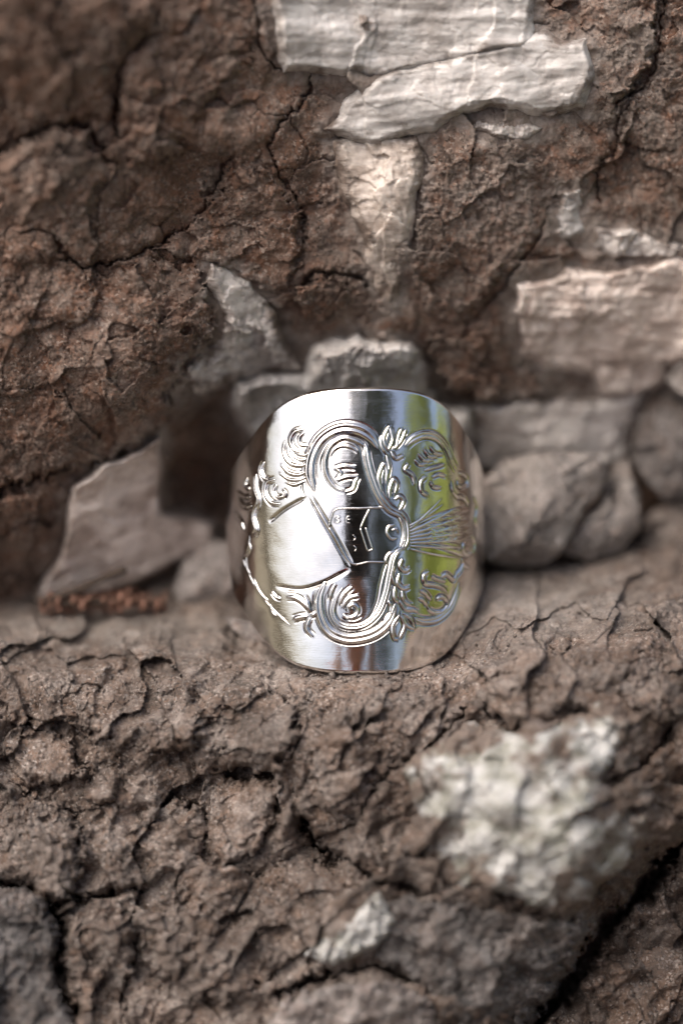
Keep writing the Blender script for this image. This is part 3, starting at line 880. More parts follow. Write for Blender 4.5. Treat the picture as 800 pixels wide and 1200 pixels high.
def on_ring(phi, v, r):
    """ring-local metres from angle, height above axis centre, radius (mm); front faces -y"""
    return np.stack([r * np.sin(phi), -r * np.cos(phi), v + HB], -1) * MM


ALL_STROKES = []
CHASED = []


def relief(name, strokes, step=0.05):
    """chased ornament standing proud of the band, its rim sunk just below the surface"""
    ALL_STROKES.extend(strokes)
    for st in strokes:
        if name in ('leaf_plume', 'flower', 'scroll') and st['w'] > 0.11 and len(st['p']) > 4:
            p_ = st['p']
            tg = np.gradient(p_, axis=0)
            nm = np.stack([-tg[:, 1], tg[:, 0]], -1) / (np.linalg.norm(tg, axis=1)[:, None] + 1e-9)
            for sgn in (-1.0, 1.0):
                CHASED.append((p_ + nm * sgn * st['w'] * (1.45 if st['prof'] == 'round' else 1.6), 0.055, 0.06))
    allp = np.concatenate([s['p'] for s in strokes])
    lo, hi = allp.min(0) - 0.9, allp.max(0) + 0.9
    u = np.arange(lo[0], hi[0], step)
    v = np.arange(lo[1], hi[1], step)
    U, Vv = np.meshgrid(u, v)
    Hh = height_of(strokes, U, Vv)
    hh = half_h(np.degrees(U / R))
    keep = (Hh > -0.02) & (np.abs(Vv) < hh - 0.5)
    q = grid_quads(*U.shape)[:, ::-1]
    q = q[keep.ravel()[q].all(1)]
    rr = outer_r(Vv, 0) + np.maximum(Hh, -0.08) - 0.008 + 0.035 * fbm(U, Vv, 5.0, 3, 91)
    vv, q, at = compact(on_ring(U / R, Vv, rr).reshape(-1, 3), q, {'tarn': 0.62 * (1 - sstep(-0.005, 0.06, Hh)) * (0.55 + 0.6 * np.clip(0.5 + fbm(U, Vv, 1.5, 3, 5), 0, 1))})
    return mesh_from(vv, q, name, M_SILVER, ring, True, at)


def leaf_fan(root, tips, w, a):
    out = []
    for t in tips:
        mx, my = (root[0] + t[0]) / 2, (root[1] + t[1]) / 2
        dx, dy = t[0] - root[0], t[1] - root[1]
        out.append(stroke([root, (mx + 0.16 * dy, my - 0.16 * dx), t], w, a, 'round', (0.35, 0.5)))
    return out


def spiral(cx, cy, r0, r1, a0, a1, n=14):
    return [(cx + (r0 + (r1 - r0) * i / (n - 1)) * math.cos(a0 + (a1 - a0) * i / (n - 1)), cy + (r0 + (r1 - r0) * i / (n - 1)) * math.sin(a0 + (a1 - a0) * i / (n - 1))) for i in range(n)]


CH = 'channel'
# fine chased lines that follow the big scrolls
for off_ in (-9, 9):
    GROOVES.append(([(286 + off_, 322), (272 + off_, 276), (276 + off_, 232), (298 + off_ * 0.7, 186 + off_ * 0.7), (334, 158 + off_), (374, 148 + off_), (418, 156 + off_), (450 - off_ * 0.6, 178 + off_)], 0.05, 0.06))
    GROOVES.append(([(300 - off_, 640), (302 - off_, 680), (326 - off_ * 0.7, 726 + off_ * 0.7), (372, 748 + off_), (424, 746 + off_), (470 + off_ * 0.6, 728 + off_)], 0.05, 0.06))
# upper scroll and its stem down to the knot
relief('scroll', [
    stroke([(286, 326), (272, 280), (276, 232), (298, 186), (334, 158), (374, 148), (418, 156), (450, 178), (470, 208)], 0.50, 0.26, CH, (0.12, 0.2)),
    stroke([(432, 196), (436, 236), (450, 290), (472, 344), (500, 380), (532, 398), (546, 424), (548, 466), (538, 494)], 0.30, 0.26, CH, (0.1, 0.1)),
    stroke([(436, 204), (400, 184), (366, 178), (332, 200), (316, 240), (322, 284), (346, 318), (374, 330)], 0.20, 0.20, 'round', (0.1, 0.4)),
    stroke([(330, 230), (342, 210), (364, 200), (390, 204), (410, 218)], 0.14, 0.14, 'round', (0.3, 0.3)),
    stroke([(344, 264), (372, 258), (404, 262)], 0.20, 0.22, 'round', (0.3, 0.5)), stroke([(350, 298), (378, 288), (412, 288)], 0.20, 0.22, 'round', (0.3, 0.5)),
    stroke([(374, 330), (396, 322), (404, 300), (412, 288)], 0.17, 0.20, 'round', (0.3, 0.4)), stroke([(346, 262), (362, 278), (350, 298)], 0.15, 0.16)])
relief('leaf_plume', [
    stroke([(252, 152), (226, 160), (214, 184), (224, 210), (252, 220)], 0.24, 0.24, 'round', (0.3, 0.5)), stroke([(254, 160), (240, 176), (244, 196), (266, 200)], 0.15, 0.2),
    stroke([(198, 188), (196, 220), (214, 248), (246, 256), (272, 246)], 0.22, 0.24, 'round', (0.4, 0.4)), stroke([(212, 206), (226, 230), (250, 240), (270, 232)], 0.14, 0.2),
    stroke([(190, 252), (210, 274), (240, 282), (268, 270)], 0.2, 0.22, 'round', (0.4, 0.4)), stroke([(186, 276), (212, 294), (244, 296), (270, 284)], 0.18, 0.2, 'round', (0.4, 0.4)),
    stroke([(204, 304), (230, 310), (262, 298)], 0.15, 0.16, 'round', (0.4, 0.4)), stroke([(232, 222), (258, 226), (270, 216)], 0.14, 0.18)])
relief('leaf_plume', [
    stroke([(142, 246), (134, 268), (142, 290), (158, 298)], 0.24, 0.28, 'round', (0.3, 0.4)), stroke([(174, 296), (152, 304), (148, 334), (164, 360), (190, 366)], 0.26, 0.28, 'round', (0.3, 0.4)),
    stroke([(178, 310), (172, 330), (184, 346), (200, 342)], 0.17, 0.22), stroke([(196, 324), (206, 336), (200, 350)], 0.14, 0.2), stroke([(96, 292), (92, 310), (104, 324)], 0.24, 0.26),
    stroke([(120, 280), (122, 320), (132, 350), (126, 380)], 0.24, 0.26, 'round', (0.3, 0.3)), stroke([(128, 366), (118, 400), (126, 436), (118, 456)], 0.24, 0.3, 'round', (0.3, 0.3)),
    stroke([(70, 350), (88, 372), (110, 372)], 0.24, 0.24), stroke([(66, 330), (86, 345), (106, 346)], 0.2, 0.22), stroke([(60, 390), (78, 412), (90, 440)], 0.26, 0.24)])
relief('scalloped_border', [
    stroke([(104, 452), (102, 480), (94, 516), (98, 556), (116, 598), (140, 634), (164, 664), (190, 690), (214, 712)], 0.13, 0.12, 'round', (0.1, 0.1)),
    stroke([(98, 470), (106, 490), (98, 510), (86, 516)], 0.20, 0.15, 'round', (0.2, 0.2)), stroke([(84, 520), (92, 544), (104, 566)], 0.20, 0.15, 'round', (0.2, 0.2)),
    stroke([(114, 576), (124, 606), (140, 630), (154, 640)], 0.20, 0.15, 'round', (0.2, 0.2)), stroke([(158, 650), (164, 674), (176, 684)], 0.20, 0.15), stroke([(186, 688), (198, 698)], 0.20, 0.15)])
relief('flower', [
    stroke([(498, 214), (486, 180), (502, 142)], 0.16, 0.2), stroke([(498, 214), (512, 180), (502, 142)], 0.16, 0.2), stroke([(516, 208), (536, 186), (552, 152)], 0.18, 0.22, 'round', (0.3, 0.4)),
    stroke([(520, 214), (530, 170), (540, 150)], 0.14, 0.18), stroke([(496, 226), (480, 200), (478, 170)], 0.16, 0.2), stroke([(506, 216), (520, 236), (544, 228)], 0.16, 0.2),
    stroke([(478, 330), (470, 290), (484, 252), (494, 270), (490, 310)], 0.17, 0.22), stroke([(500, 350), (502, 320), (512, 296), (522, 310), (514, 340)], 0.17, 0.22),
    stroke([(492, 226), (500, 260), (492, 300)], 0.16, 0.2), stroke([(514, 352), (530, 344), (540, 360), (528, 384)], 0.18, 0.24)])
relief('scroll', [
    stroke([(548, 200), (572, 180), (606, 168), (640, 176), (664, 204), (680, 244), (694, 270)], 0.34, 0.24, CH, (0.2, 0.3)),
    stroke([(556, 250), (546, 268), (566, 286), (572, 312)], 0.18, 0.22), stroke([(574, 240), (590, 254), (612, 250)], 0.16, 0.22), stroke([(584, 222), (602, 242), (628, 240)], 0.16, 0.22),
    stroke([(600, 208), (616, 230), (640, 232)], 0.16, 0.22), stroke([(618, 202), (634, 222), (656, 226)], 0.16, 0.22), stroke([(600, 270), (628, 262), (660, 254)], 0.16, 0.2),
    stroke([(606, 286), (590, 304), (592, 330), (612, 344)], 0.2, 0.24, 'round', (0.3, 0.4)), stroke([(622, 290), (642, 282), (664, 288)], 0.15, 0.2), stroke([(616, 300), (626, 318), (650, 320)], 0.15, 0.2),
    stroke(spiral(704, 304, 26, 6, -1.8, 3.6), 0.2, 0.24, 'round', (0.1, 0.3)), stroke([(676, 300), (682, 330), (700, 352)], 0.18, 0.24), stroke([(692, 344), (714, 350), (726, 372)], 0.2, 0.24)])
relief('scalloped_border', [
    stroke([(740, 344), (748, 376), (744, 410), (750, 440)], 0.3, 0.32, 'round', (0.2, 0.2)), stroke([(720, 470), (708, 486), (716, 508), (732, 506), (728, 490)], 0.24, 0.28, 'round', (0.2, 0.3)),
    stroke([(734, 456), (742, 480), (738, 510)], 0.24, 0.28), stroke([(704, 520), (714, 540), (730, 548)], 0.22, 0.26)])
rays = []
for k, (ty, tx) in enumerate([(366, 654), (350, 650), (376, 690), (398, 716), (420, 730), (440, 734), (462, 730), (488, 716), (520, 700)]):
    sy = 428 + k * 8
    rays.append(stroke([(556, sy), ((556 + tx) / 2, (sy + ty) / 2 + 3), (tx, ty)], 0.12, 0.15, 'round', (0.1, 0.3)))
    if 1 < k < 7:
        for j in range(5):
            f_ = 0.3 + j * 0.14
            bx_, by_ = 556 + (tx - 556) * f_, sy + (ty - sy) * f_
            rays.append(stroke([(bx_, by_), (bx_ + 16, by_ - 5), (bx_ + 34, by_ - 8)], 0.09, 0.14, 'round', (0.3, 0.5)))
            rays.append(stroke([(bx_, by_), (bx_ + 16, by_ + 3), (bx_ + 34, by_ + 4)], 0.09, 0.14, 'round', (0.3, 0.5)))
relief('wheat_spray', rays)
relief('knot', [
    stroke([(516, 424), (498, 430), (494, 448), (506, 464), (522, 462)], 0.18, 0.24, 'round', (0.2, 0.2)), stroke([(506, 440), (520, 436), (526, 450)], 0.12, 0.18),
    stroke([(526, 400), (536, 424), (540, 456), (530, 490)], 0.16, 0.32, 'round', (0.2, 0.2)), stroke([(522, 500), (500, 506), (490, 524), (496, 536)], 0.18, 0.24)])
relief('scroll', [
    stroke([(536, 490), (514, 512), (502, 560), (490, 620), (470, 672), (434, 706), (394, 716), (356, 706), (338, 674), (346, 636), (366, 604)], 0.24, 0.26, CH, (0.1, 0.3)),
    stroke([(316, 590), (300, 630), (302, 680), (326, 726), (372, 748), (424, 746), (470, 728), (504, 694), (520, 650)], 0.44, 0.26, CH, (0.2, 0.2)),
    stroke([(330, 640), (334, 616), (346, 592)], 0.18, 0.22, 'round', (0.3, 0.4)), stroke([(356, 652), (370, 622), (394, 600)], 0.2, 0.22, 'round', (0.3, 0.4)),
    stroke([(364, 660), (384, 634), (414, 626)], 0.2, 0.22, 'round', (0.3, 0.4)), stroke(spiral(392, 664, 28, 5, 2.6, -3.4), 0.19, 0.24, 'round', (0.1, 0.2)),
    stroke([(372, 682), (396, 690), (420, 680)], 0.16, 0.2)])
relief('leaf_plume', [
    stroke([(536, 520), (530, 542), (544, 556), (560, 548)], 0.2, 0.26, 'round', (0.2, 0.5)), stroke([(528, 562), (524, 590), (540, 606), (560, 602)], 0.2, 0.26, 'round', (0.2, 0.5)),
    stroke([(516, 600), (516, 630), (526, 648)], 0.2, 0.24), stroke([(498, 640), (506, 656), (504, 680)], 0.18, 0.24), stroke([(536, 612), (544, 640), (566, 656)], 0.2, 0.24),
    stroke([(530, 640), (548, 664), (576, 668)], 0.18, 0.22), stroke([(518, 600), (508, 570), (514, 540)], 0.16, 0.22)])
relief('flower', [
    stroke([(532, 680), (512, 712), (516, 746), (530, 750)], 0.17, 0.22), stroke([(534, 680), (546, 712), (532, 750)], 0.17, 0.22), stroke([(540, 676), (562, 690), (576, 720)], 0.18, 0.22),
    stroke([(540, 682), (552, 708), (576, 722)], 0.16, 0.2), stroke([(520, 670), (498, 682), (486, 706)], 0.16, 0.2), stroke([(544, 664), (566, 664), (586, 674)], 0.16, 0.2)])
relief('scroll', [
    stroke([(574, 690), (604, 698), (644, 692), (676, 664), (692, 626), (700, 590)], 0.32, 0.26, CH, (0.3, 0.3)), stroke(spiral(646, 644, 38, 6, 2.9, -2.9), 0.22, 0.26, 'round', (0.1, 0.2)),
    stroke([(614, 556), (598, 570), (604, 592), (630, 596), (654, 604), (668, 620)], 0.22, 0.26, 'round', (0.2, 0.3)), stroke([(620, 570), (640, 580), (664, 586)], 0.18, 0.22),
    stroke([(588, 610), (606, 620), (622, 640)], 0.2, 0.24), stroke([(584, 632), (600, 640), (612, 656)], 0.2, 0.24), stroke([(648, 574), (664, 566), (684, 580), (694, 560)], 0.22, 0.26),
    stroke([(690, 570), (704, 552), (712, 530)], 0.24, 0.28)])
relief('leaf_plume', [
    stroke([(276, 672), (258, 650), (232, 632), (206, 630)], 0.30, 0.28, 'round', (0.3, 0.35)), stroke([(270, 676), (268, 650), (256, 626)], 0.2, 0.26, 'round', (0.3, 0.4)),
    stroke([(266, 684), (240, 688), (222, 694)], 0.3, 0.28, 'round', (0.3, 0.25)), stroke([(270, 690), (262, 720), (280, 744)], 0.26, 0.28, 'round', (0.3, 0.4)), stroke([(272, 684), (288, 676), (296, 660)], 0.24, 0.24),
    stroke([(164, 614), (176, 630), (190, 634)], 0.18, 0.2)])
relief('cartouche', [
    stroke([(328, 432), (336, 400), (352, 379), (420, 377), (486, 374)], 0.11, 0.18, 'round', (0.05, 0.05)), stroke([(328, 432), (346, 460), (390, 532), (440, 530), (488, 530)], 0.10, 0.16, 'round', (0.05, 0.05)),
    stroke([(444, 378), (430, 404), (417, 434)], 0.10, 0.16, 'round', (0.1, 0.1), 2), stroke([(417, 434), (438, 498)], 0.10, 0.18, 'round', (0.05, 0.05)), stroke([(432, 432), (452, 494)], 0.10, 0.18, 'round', (0.05, 0.05)),
    stroke([(438, 499), (452, 494)], 0.08, 0.16, 'round', (0.05, 0.05))])
relief('letter_mark', [
    stroke([(346, 398), (343, 418)], 0.06, 0.10), stroke([(348, 399), (358, 403), (348, 408)], 0.06, 0.10), stroke([(347, 409), (360, 414), (346, 419)], 0.06, 0.10),
    stroke([(392, 400), (380, 402), (378, 418), (392, 418)], 0.06, 0.10), stroke([(380, 409), (390, 409)], 0.05, 0.10), stroke([(396, 452), (404, 462), (396, 470)], 0.05, 0.09), stroke([(398, 482), (406, 492), (398, 502)], 0.05, 0.09)])

# the band itself
phis = np.radians(np.concatenate([np.linspace(-92, 92, 760), np.linspace(92, 268, 110)[1:-1]]))
h_ = half_h(np.degrees(phis))
NO = 540
loops = []
w_o = np.linspace(-1, 1, NO)
PHI, Wn = np.meshgrid(phis, w_o, indexing='ij')
Hm = np.repeat(h_[:, None], NO, 1)
V = Wn * (Hm - 0.35)
RO = outer_r(V, PHI)
Uarc = PHI * R
GD = groove_depth(Uarc, V)
RO = RO - GD
# slight hand-hammered unevenness
RO = RO + 0.035 * fbm(Uarc, V, 5.0, 3, 91)
TH = 1.15
thick = TH
cols_phi, cols_v, cols_r = [PHI], [V], [RO]
edge_top_r = outer_r((h_ - 0.35)[:, None], 0) - thick / 2
ang = np.linspace(math.pi / 2, -math.pi / 2, 11)[1:-1]
ph9 = np.repeat(phis[:, None], len(ang), 1)
cols_phi.append(ph9); cols_v.append((h_ - 0.35)[:, None] + 0.35 * np.cos(ang)[None]); cols_r.append(edge_top_r + thick / 2 * np.sin(ang)[None])
NI = 40
w_i = np.linspace(1, -1, NI)
Vi = w_i[None] * (h_ - 0.35)[:, None]
cols_phi.append(np.repeat(phis[:, None], NI, 1)); cols_v.append(Vi); cols_r.append(outer_r(Vi, 0) - thick)
cols_phi.append(ph9); cols_v.append(-(h_ - 0.35)[:, None] - 0.35 * np.cos(ang[::-1])[None]); cols_r.append(edge_top_r + thick / 2 * np.sin(ang[::-1])[None])
GP, GV, GR = (np.concatenate(c, 1) for c in (cols_phi, cols_v, cols_r))
nr, nc = GP.shape
idx = np.arange(nr * nc).reshape(nr, nc)
i2 = np.roll(idx, -1, 0)
bq = np.stack([idx, i2, np.roll(i2, -1, 1), np.roll(idx, -1, 1)], -1).reshape(-1, 4)
Hr = height_of(ALL_STROKES, Uarc, V)
tarn = np.zeros(GP.shape)
tarn[:, :NO] = np.clip(GD / 0.10, 0, 1) * 0.7 + 0.55 * np.exp(-(np.minimum(Hr, 0) / 0.035) ** 2) * (Hr < 0.05)
tarn *= 0.5 + 0.5 * np.clip(0.5 + fbm(GP * R, GV, 1.5, 3, 5), 0, 1)
mesh_from(on_ring(GP, GV, GR).reshape(-1, 3), bq, 'band', M_SILVER, ring, True, {'tarn': np.clip(tarn, 0, 0.8)})

# ------------------------------------------------------------------ catkin and twig in the crevice
M_CAT = NT('catkin_scale')
M_CAT = M_CAT.set(Base_Color=M_CAT.ramp(M_CAT.noise(1.4, 4), [(0.35, (0.05, 0.024, 0.016)), (0.5, (0.14, 0.062, 0.040)), (0.7, (0.28, 0.155, 0.11))]), Roughness=0.7)
M_TWIG = NT('twig_bark')
M_TWIG = M_TWIG.set(Base_Color=M_TWIG.ramp(M_TWIG.noise(2.0, 4), [(0.3, (0.025, 0.018, 0.013)), (0.7, (0.08, 0.055, 0.04))]), Roughness=0.85)


def tube(path, radii, name, mat, parent=None, ns=10, org=None):
    p = np.array(path)
    vs = []
    for i in range(len(p)):
        t = p[min(i + 1, len(p) - 1)] - p[max(i - 1, 0)]
        t = t / np.linalg.norm(t)
        a = np.cross(t, UP)
        a /= np.linalg.norm(a)
        b = np.cross(t, a)
        for k in range(ns):
            th = 2 * math.pi * k / ns
            vs.append(p[i] + (a * math.cos(th) + b * math.sin(th)) * radii[i])
    vs = np.array(vs)
    i = np.arange(len(p) * ns).reshape(len(p), ns)
    j = np.roll(i, -1, 1)
    q = np.stack([i[:-1], j[:-1], j[1:], i[1:]], -1).reshape(-1, 4)
    if org is not None:
        vs = vs - org
    return mesh_from(vs, q, name, mat, parent)


catp = np.array([P(48 + 148 * t, 708 - 3 * math.sin(t * 3.0) - 1 * t, 14.5 + 1.0 * t) for t in np.linspace(0, 1, 30)])
cat = bpy.data.objects.new('catkin', None)
COL.objects.link(cat)
cat.location = catp[15]
tag(cat, 'reddish brown scaly catkin lying in the crevice left of the ring', 'catkin')
tube(catp, [0.45 * MM] * 30, 'stem', M_TWIG, cat, 10, catp[15])
sc_v, sc_f = [], []
for a in range(7):
    for b in range(5):
        u, w = a / 6, (b / 4 - 0.5) * 2
        wd = 0.62 * math.sin(math.pi * min(1, 0.12 + u * 0.8)) ** 0.7
        sc_v.append((u * 1.25, w * wd, 0.28 * math.sin(u * 2.4) + 0.16 * (1 - w * w)))
for a in range(6):
    for b in range(4):
        i0 = a * 5 + b
        sc_f.append((i0, i0 + 5, i0 + 6, i0 + 1))
n0 = len(sc_v)
sc_v += [(x, y, z - 0.16) for x, y, z in sc_v]
sc_f += [tuple(n0 + k for k in reversed(f_)) for f_ in sc_f[:24]]
scale_me = None
crng = random.Random(4)
for ring_i in range(17):
    t = ring_i / 16
    env = 0.41 + 0.41 * math.sin(math.pi * (0.12 + 0.8 * t)) ** 0.6
    pc = catp[min(28, int(t * 28))] + (catp[min(29, int(t * 28) + 1)] - catp[min(28, int(t * 28))]) * (t * 28 - int(t * 28))
    ax = Vector(catp[min(29, int(t * 28) + 1)] - catp[min(28, int(t * 28))]).normalized()
    for k in range(5):
        th = 2 * math.pi * (k + 0.5 * (ring_i % 2)) / 5 + crng.uniform(-0.1, 0.1)
        if crng.random() < 0.13:
            continue
        e1_ = ax.orthogonal().normalized()
        e2_ = ax.cross(e1_)
        rad = e1_ * math.cos(th) + e2_ * math.sin(th)
        tang = ax.cross(rad)
        if scale_me is None:
            so = mesh_from(np.array(sc_v) * MM, np.array(sc_f), 'scale', M_CAT, cat)
            scale_me = so.data
        else:
            so = bpy.data.objects.new('scale', scale_me)
            COL.objects.link(so)
            so.parent = cat
        xa = (ax * 0.55 + rad * 0.85).normalized()
        za = xa.cross(tang).normalized()
        if za.dot(rad) < 0:
            za = -za
        ya = za.cross(xa)
        m = Matrix((xa, ya, za)).transposed().to_4x4()
        s_ = env * crng.uniform(0.6, 1.25)
        m = Matrix.Translation(Vector(pc) + rad * (0.28 * MM) - Vector(catp[15])) @ m @ Matrix.Scale(s_, 4)
        so.matrix_basis = m
tw = np.array([P(44 + 104 * t, 704 - 34 * t + 3 * math.sin(5 * t), 14.5 - 1.5 * t) for t in np.linspace(0, 1, 24)])
to = tube(tw, [(0.28 + 0.10 * math.sin(9 * t) ** 2) * MM for t in np.linspace(0, 1, 24)], 'twig', M_TWIG, None, 8, tw[0])
to.location = tw[0]
tag(to, 'thin dark twig slanting up against the pinkish calcite block', 'twig')

# ------------------------------------------------------------------ loose grit on the ledge
gr_ = np.random.default_rng(12)
bm = bmesh.new()
bmesh.ops.create_icosphere(bm, subdivisions=2, radius=1)
iv = np.array([v.co[:] for v in bm.verts])
iff = np.array([[v.index for v in f.verts] for f in bm.faces])
bm.free()
gv, gf = [], []
for k_ in range(480):
    if k_ >= 420:
        gx_ = gr_.uniform(330, 525)
        gy_ = 622 + float(half_h(np.degrees(np.arcsin(np.array([(gx_ - 417) / 151]))))[0]) / K * 0.99 + gr_.uniform(2, 9)
    elif k_ < 150:
        gx_, gy_ = gr_.normal(420, 130), gr_.uniform(742, 830)
    else:
        gx_, gy_ = gr_.uniform(-20, 820), gr_.uniform(730, 1180)
    ri, ci = np.searchsorted(ledge.ys, gy_), np.searchsorted(ledge.xs, gx_)
    zz = ledge.z[ri, ci]
    zr = R * (1 - math.sqrt(max(0, 1 - ((gx_ - 417) / 151) ** 2)))
    if k_ < 420 and abs(gx_ - 417) < 150 and gy_ < 800 and zz > zr - 0.5:
        continue
    s_ = gr_.uniform(0.06, 0.2) * (1.8 if gr_.random() < 0.08 else 1)
    sh = iv * (1 + 0.35 * gr_.normal(size=(len(iv), 1)).clip(-1, 1)) * gr_.uniform(0.6, 1.2, 3) * s_ * MM
    gf.append(iff + len(iv) * len(gv))
    gv.append(sh + P(gx_, gy_, zz - 0.3 * s_))
gv = np.concatenate(gv)
tag(mesh_from(gv, np.concatenate(gf), 'grit', M_LEDGE, None, False, {'red': np.full(len(gv), 0.2), 'cell': np.repeat(gr_.uniform(0, 0.9, len(gv) // len(iv)), len(iv)), 'pale': np.full(len(gv), 0.1), 'calc': np.full(len(gv), 0.1)}),
    'fine loose grit scattered over the rock ledge', 'grit', None, 'stuff')

# ------------------------------------------------------------------ what the ring mirrors: ground, the person with the camera, leafy shrub and trees
gx = np.concatenate([-np.geomspace(60, 0.5, 14), np.linspace(-0.4, 0.4, 5), np.geomspace(0.5, 60, 14)])
GX, GY = np.meshgrid(gx, gx[::-1])
M_GROUND = NT('forest_floor')
M_GROUND = M_GROUND.set(Base_Color=M_GROUND.ramp(M_GROUND.noise(0.02, 8, 0.7), [(0.3, (0.07, 0.06, 0.035)), (0.7, (0.20, 0.17, 0.11))]), Roughness=0.95)
tag(mesh_from(np.stack([GX, GY, 0.0 * GX + 0.03 * fbm(GX, GY, 2.0, 3, 3)], -1).reshape(-1, 3), grid_quads(*GX.shape), 'ground', M_GROUND), None, None, None, 'structure')


def plain(name, col, rough=0.85):
    n = NT(name)
    return n.set(Base_Color=n.ramp(n.noise(0.03, 5, 0.6), [(0.3, tuple(x * 0.75 for x in col)), (0.7, tuple(min(1, x * 1.2) for x in col))]), Roughness=rough)


def leaf_cloud(name, centres, count, size, mat, parent, seed, org):
    r = np.random.default_rng(seed)
    cs_ = np.array(centres, float)
    pick = r.integers(0, len(cs_), count)
    d = r.normal(size=(count, 3))
    d /= np.linalg.norm(d, axis=1)[:, None]
    p = cs_[pick, :3] + d * (cs_[pick, 3] * r.uniform(0.35, 1.0, count) ** 0.5)[:, None]
    a = r.normal(size=(count, 3)); a /= np.linalg.norm(a, axis=1)[:, None]
    b = np.cross(a, r.normal(size=(count, 3))); b /= np.linalg.norm(b, axis=1)[:, None]
    s_ = size * r.uniform(0.6, 1.2, count)[:, None]
    nrm = np.cross(a, b)
    v = np.stack([p - a * s_, p + b * s_ * 0.45 + nrm * s_ * 0.12, p + a * s_, p - b * s_ * 0.45 + nrm * s_ * 0.12], 1).reshape(-1, 3) - org
    return mesh_from(v, np.arange(count * 4).reshape(-1, 4), name, mat, parent, False)


def woody(name, trunk, trunk_r, limbs, centres, count, size, mat, label, cat_, seed, group=None):
    org = np.array(trunk[0], float)
    e = bpy.data.objects.new(name, None)
    COL.objects.link(e)
    e.location = org
    tag(e, label, cat_, group)
    t = spline(trunk, 6)
    tr = tube(t, np.linspace(trunk_r, trunk_r * 0.4, len(t)), 'trunk', M_TWIG, e, 10, org)
    for lb in limbs:
        l = spline(lb, 5)
        tube(l, np.linspace(trunk_r * 0.4, trunk_r * 0.1, len(l)), 'limb', M_TWIG, e, 8, org)
    leaf_cloud('crown', centres, count, size, mat, e, seed, org)
    return e


M_LIME = plain('lime_leaf', (0.38, 0.45, 0.10), 0.5)
M_OLIVE = plain('olive_leaf', (0.09, 0.11, 0.05), 0.6)
rr_ = random.Random(8)
woody('leafy_shrub', [(1.9, -0.5, 0), (1.95, -0.5, 0.5), (1.9, -0.45, 1.0)], 0.03, [[(1.93, -0.5, 0.4), (1.7, -0.7, 0.9), (1.6, -0.8, 1.2)], [(1.93, -0.5, 0.5), (2.1, -0.2, 1.0), (2.1, 0.0, 1.3)]],
      [(1.9 + rr_.uniform(-0.35, 0.35), -0.35 + rr_.uniform(-0.6, 0.6), rr_.uniform(0.45, 1.35), rr_.uniform(0.15, 0.3)) for _ in range(22)], 5000, 0.035, M_LIME,
      'bright green leafy shrub that shows as green reflections in the right side of the ring', 'shrub', 5)
woody('broadleaf_tree', [(1.6, -3.2, 0), (1.55, -3.2, 1.5), (1.4, -3.0, 3.2)], 0.09, [[(1.55, -3.2, 1.7), (0.8, -3.1, 2.6), (0.3, -3.0, 3.3)], [(1.5, -3.1, 2.0), (2.2, -2.9, 2.9), (2.5, -2.8, 3.4)]],
      [(1.2 + rr_.uniform(-1.3, 1.3), -3.1 + rr_.uniform(-0.8, 0.8), rr_.uniform(2.2, 4.6), rr_.uniform(0.3, 0.6)) for _ in range(26)], 9000, 0.07, M_OLIVE,
      'olive green tree that shows as a muted reflection at the top of the ring', 'tree', 6)

woody('broadleaf_tree', [(3.6, -1.6, 0), (3.6, -1.6, 1.2), (3.5, -1.5, 2.6)], 0.08, [[(3.6, -1.6, 1.3), (3.0, -1.9, 2.0), (2.7, -2.0, 2.6)]],
      [(3.5 + rr_.uniform(-0.6, 0.6), -1.7 + rr_.uniform(-1.4, 1.4), rr_.uniform(1.0, 3.4), rr_.uniform(0.3, 0.55)) for _ in range(24)], 8000, 0.07, M_LIME,
      'light green tree that shows as a pale green reflection behind the shrub in the ring', 'tree', 7)

# the person: one continuous skinned body, leaning in behind the lens
pm = bpy.data.meshes.new('person')
J = [((0, -0.80, 0.95), 0.15), ((0, -0.74, 1.12), 0.14), ((0, -0.62, 1.32), 0.155), ((0, -0.55, 1.42), 0.10), ((0, -0.50, 1.48), 0.052), ((0, -0.46, 1.56), 0.075), ((0, -0.45, 1.66), 0.085), ((0, -0.46, 1.73), 0.05)]
E = [(i, i + 1) for i in range(7)]
for sx in (-1, 1):
    b0 = len(J)
    J += [((sx * 0.17, -0.58, 1.39), 0.065), ((sx * 0.24, -0.52, 1.15), 0.048), ((sx * 0.16, -0.38, 1.14), 0.04), ((sx * 0.085, -0.30, 1.15), 0.028), ((sx * 0.07, -0.275, 1.155), 0.03)]
    E += [(3, b0), (b0, b0 + 1), (b0 + 1, b0 + 2), (b0 + 2, b0 + 3), (b0 + 3, b0 + 4)]
    for f_ in range(5):
        fx = sx * (0.075 - 0.004 * f_)
        fz = 1.185 - 0.018 * f_
        k = len(J)
        J += [((fx, -0.255, fz), 0.0095), ((fx * 0.85, -0.232, fz - 0.004), 0.0085), ((fx * 0.62, -0.228, fz - 0.008), 0.0075)]
        E += [(b0 + 4, k), (k, k + 1), (k + 1, k + 2)]
    b0 = len(J)
    J += [((sx * 0.10, -0.80, 0.88), 0.105), ((sx * 0.14, -0.72, 0.50), 0.07), ((sx * 0.15, -0.82, 0.12), 0.045), ((sx * 0.155, -0.80, 0.05), 0.045), ((sx * 0.17, -0.64, 0.03), 0.035)]
    E += [(0, b0), (b0, b0 + 1), (b0 + 1, b0 + 2), (b0 + 2, b0 + 3), (b0 + 3, b0 + 4)]
org = np.array([0, -0.8, 0.0])
LOW = 0.36
J = [((c[0], c[1], c[2] - (LOW if c[1] < -0.43 else 0.10)), r) if c[2] > 0.86 else (c, r) for c, r in J]
for i_, (c, r) in enumerate(J):
    if abs(c[2] - 0.50) < 1e-6:
        J[i_] = ((c[0], -0.50, 0.30), r)
pm.from_pydata([tuple(np.array(c) - org) for c, r in J], E, [])
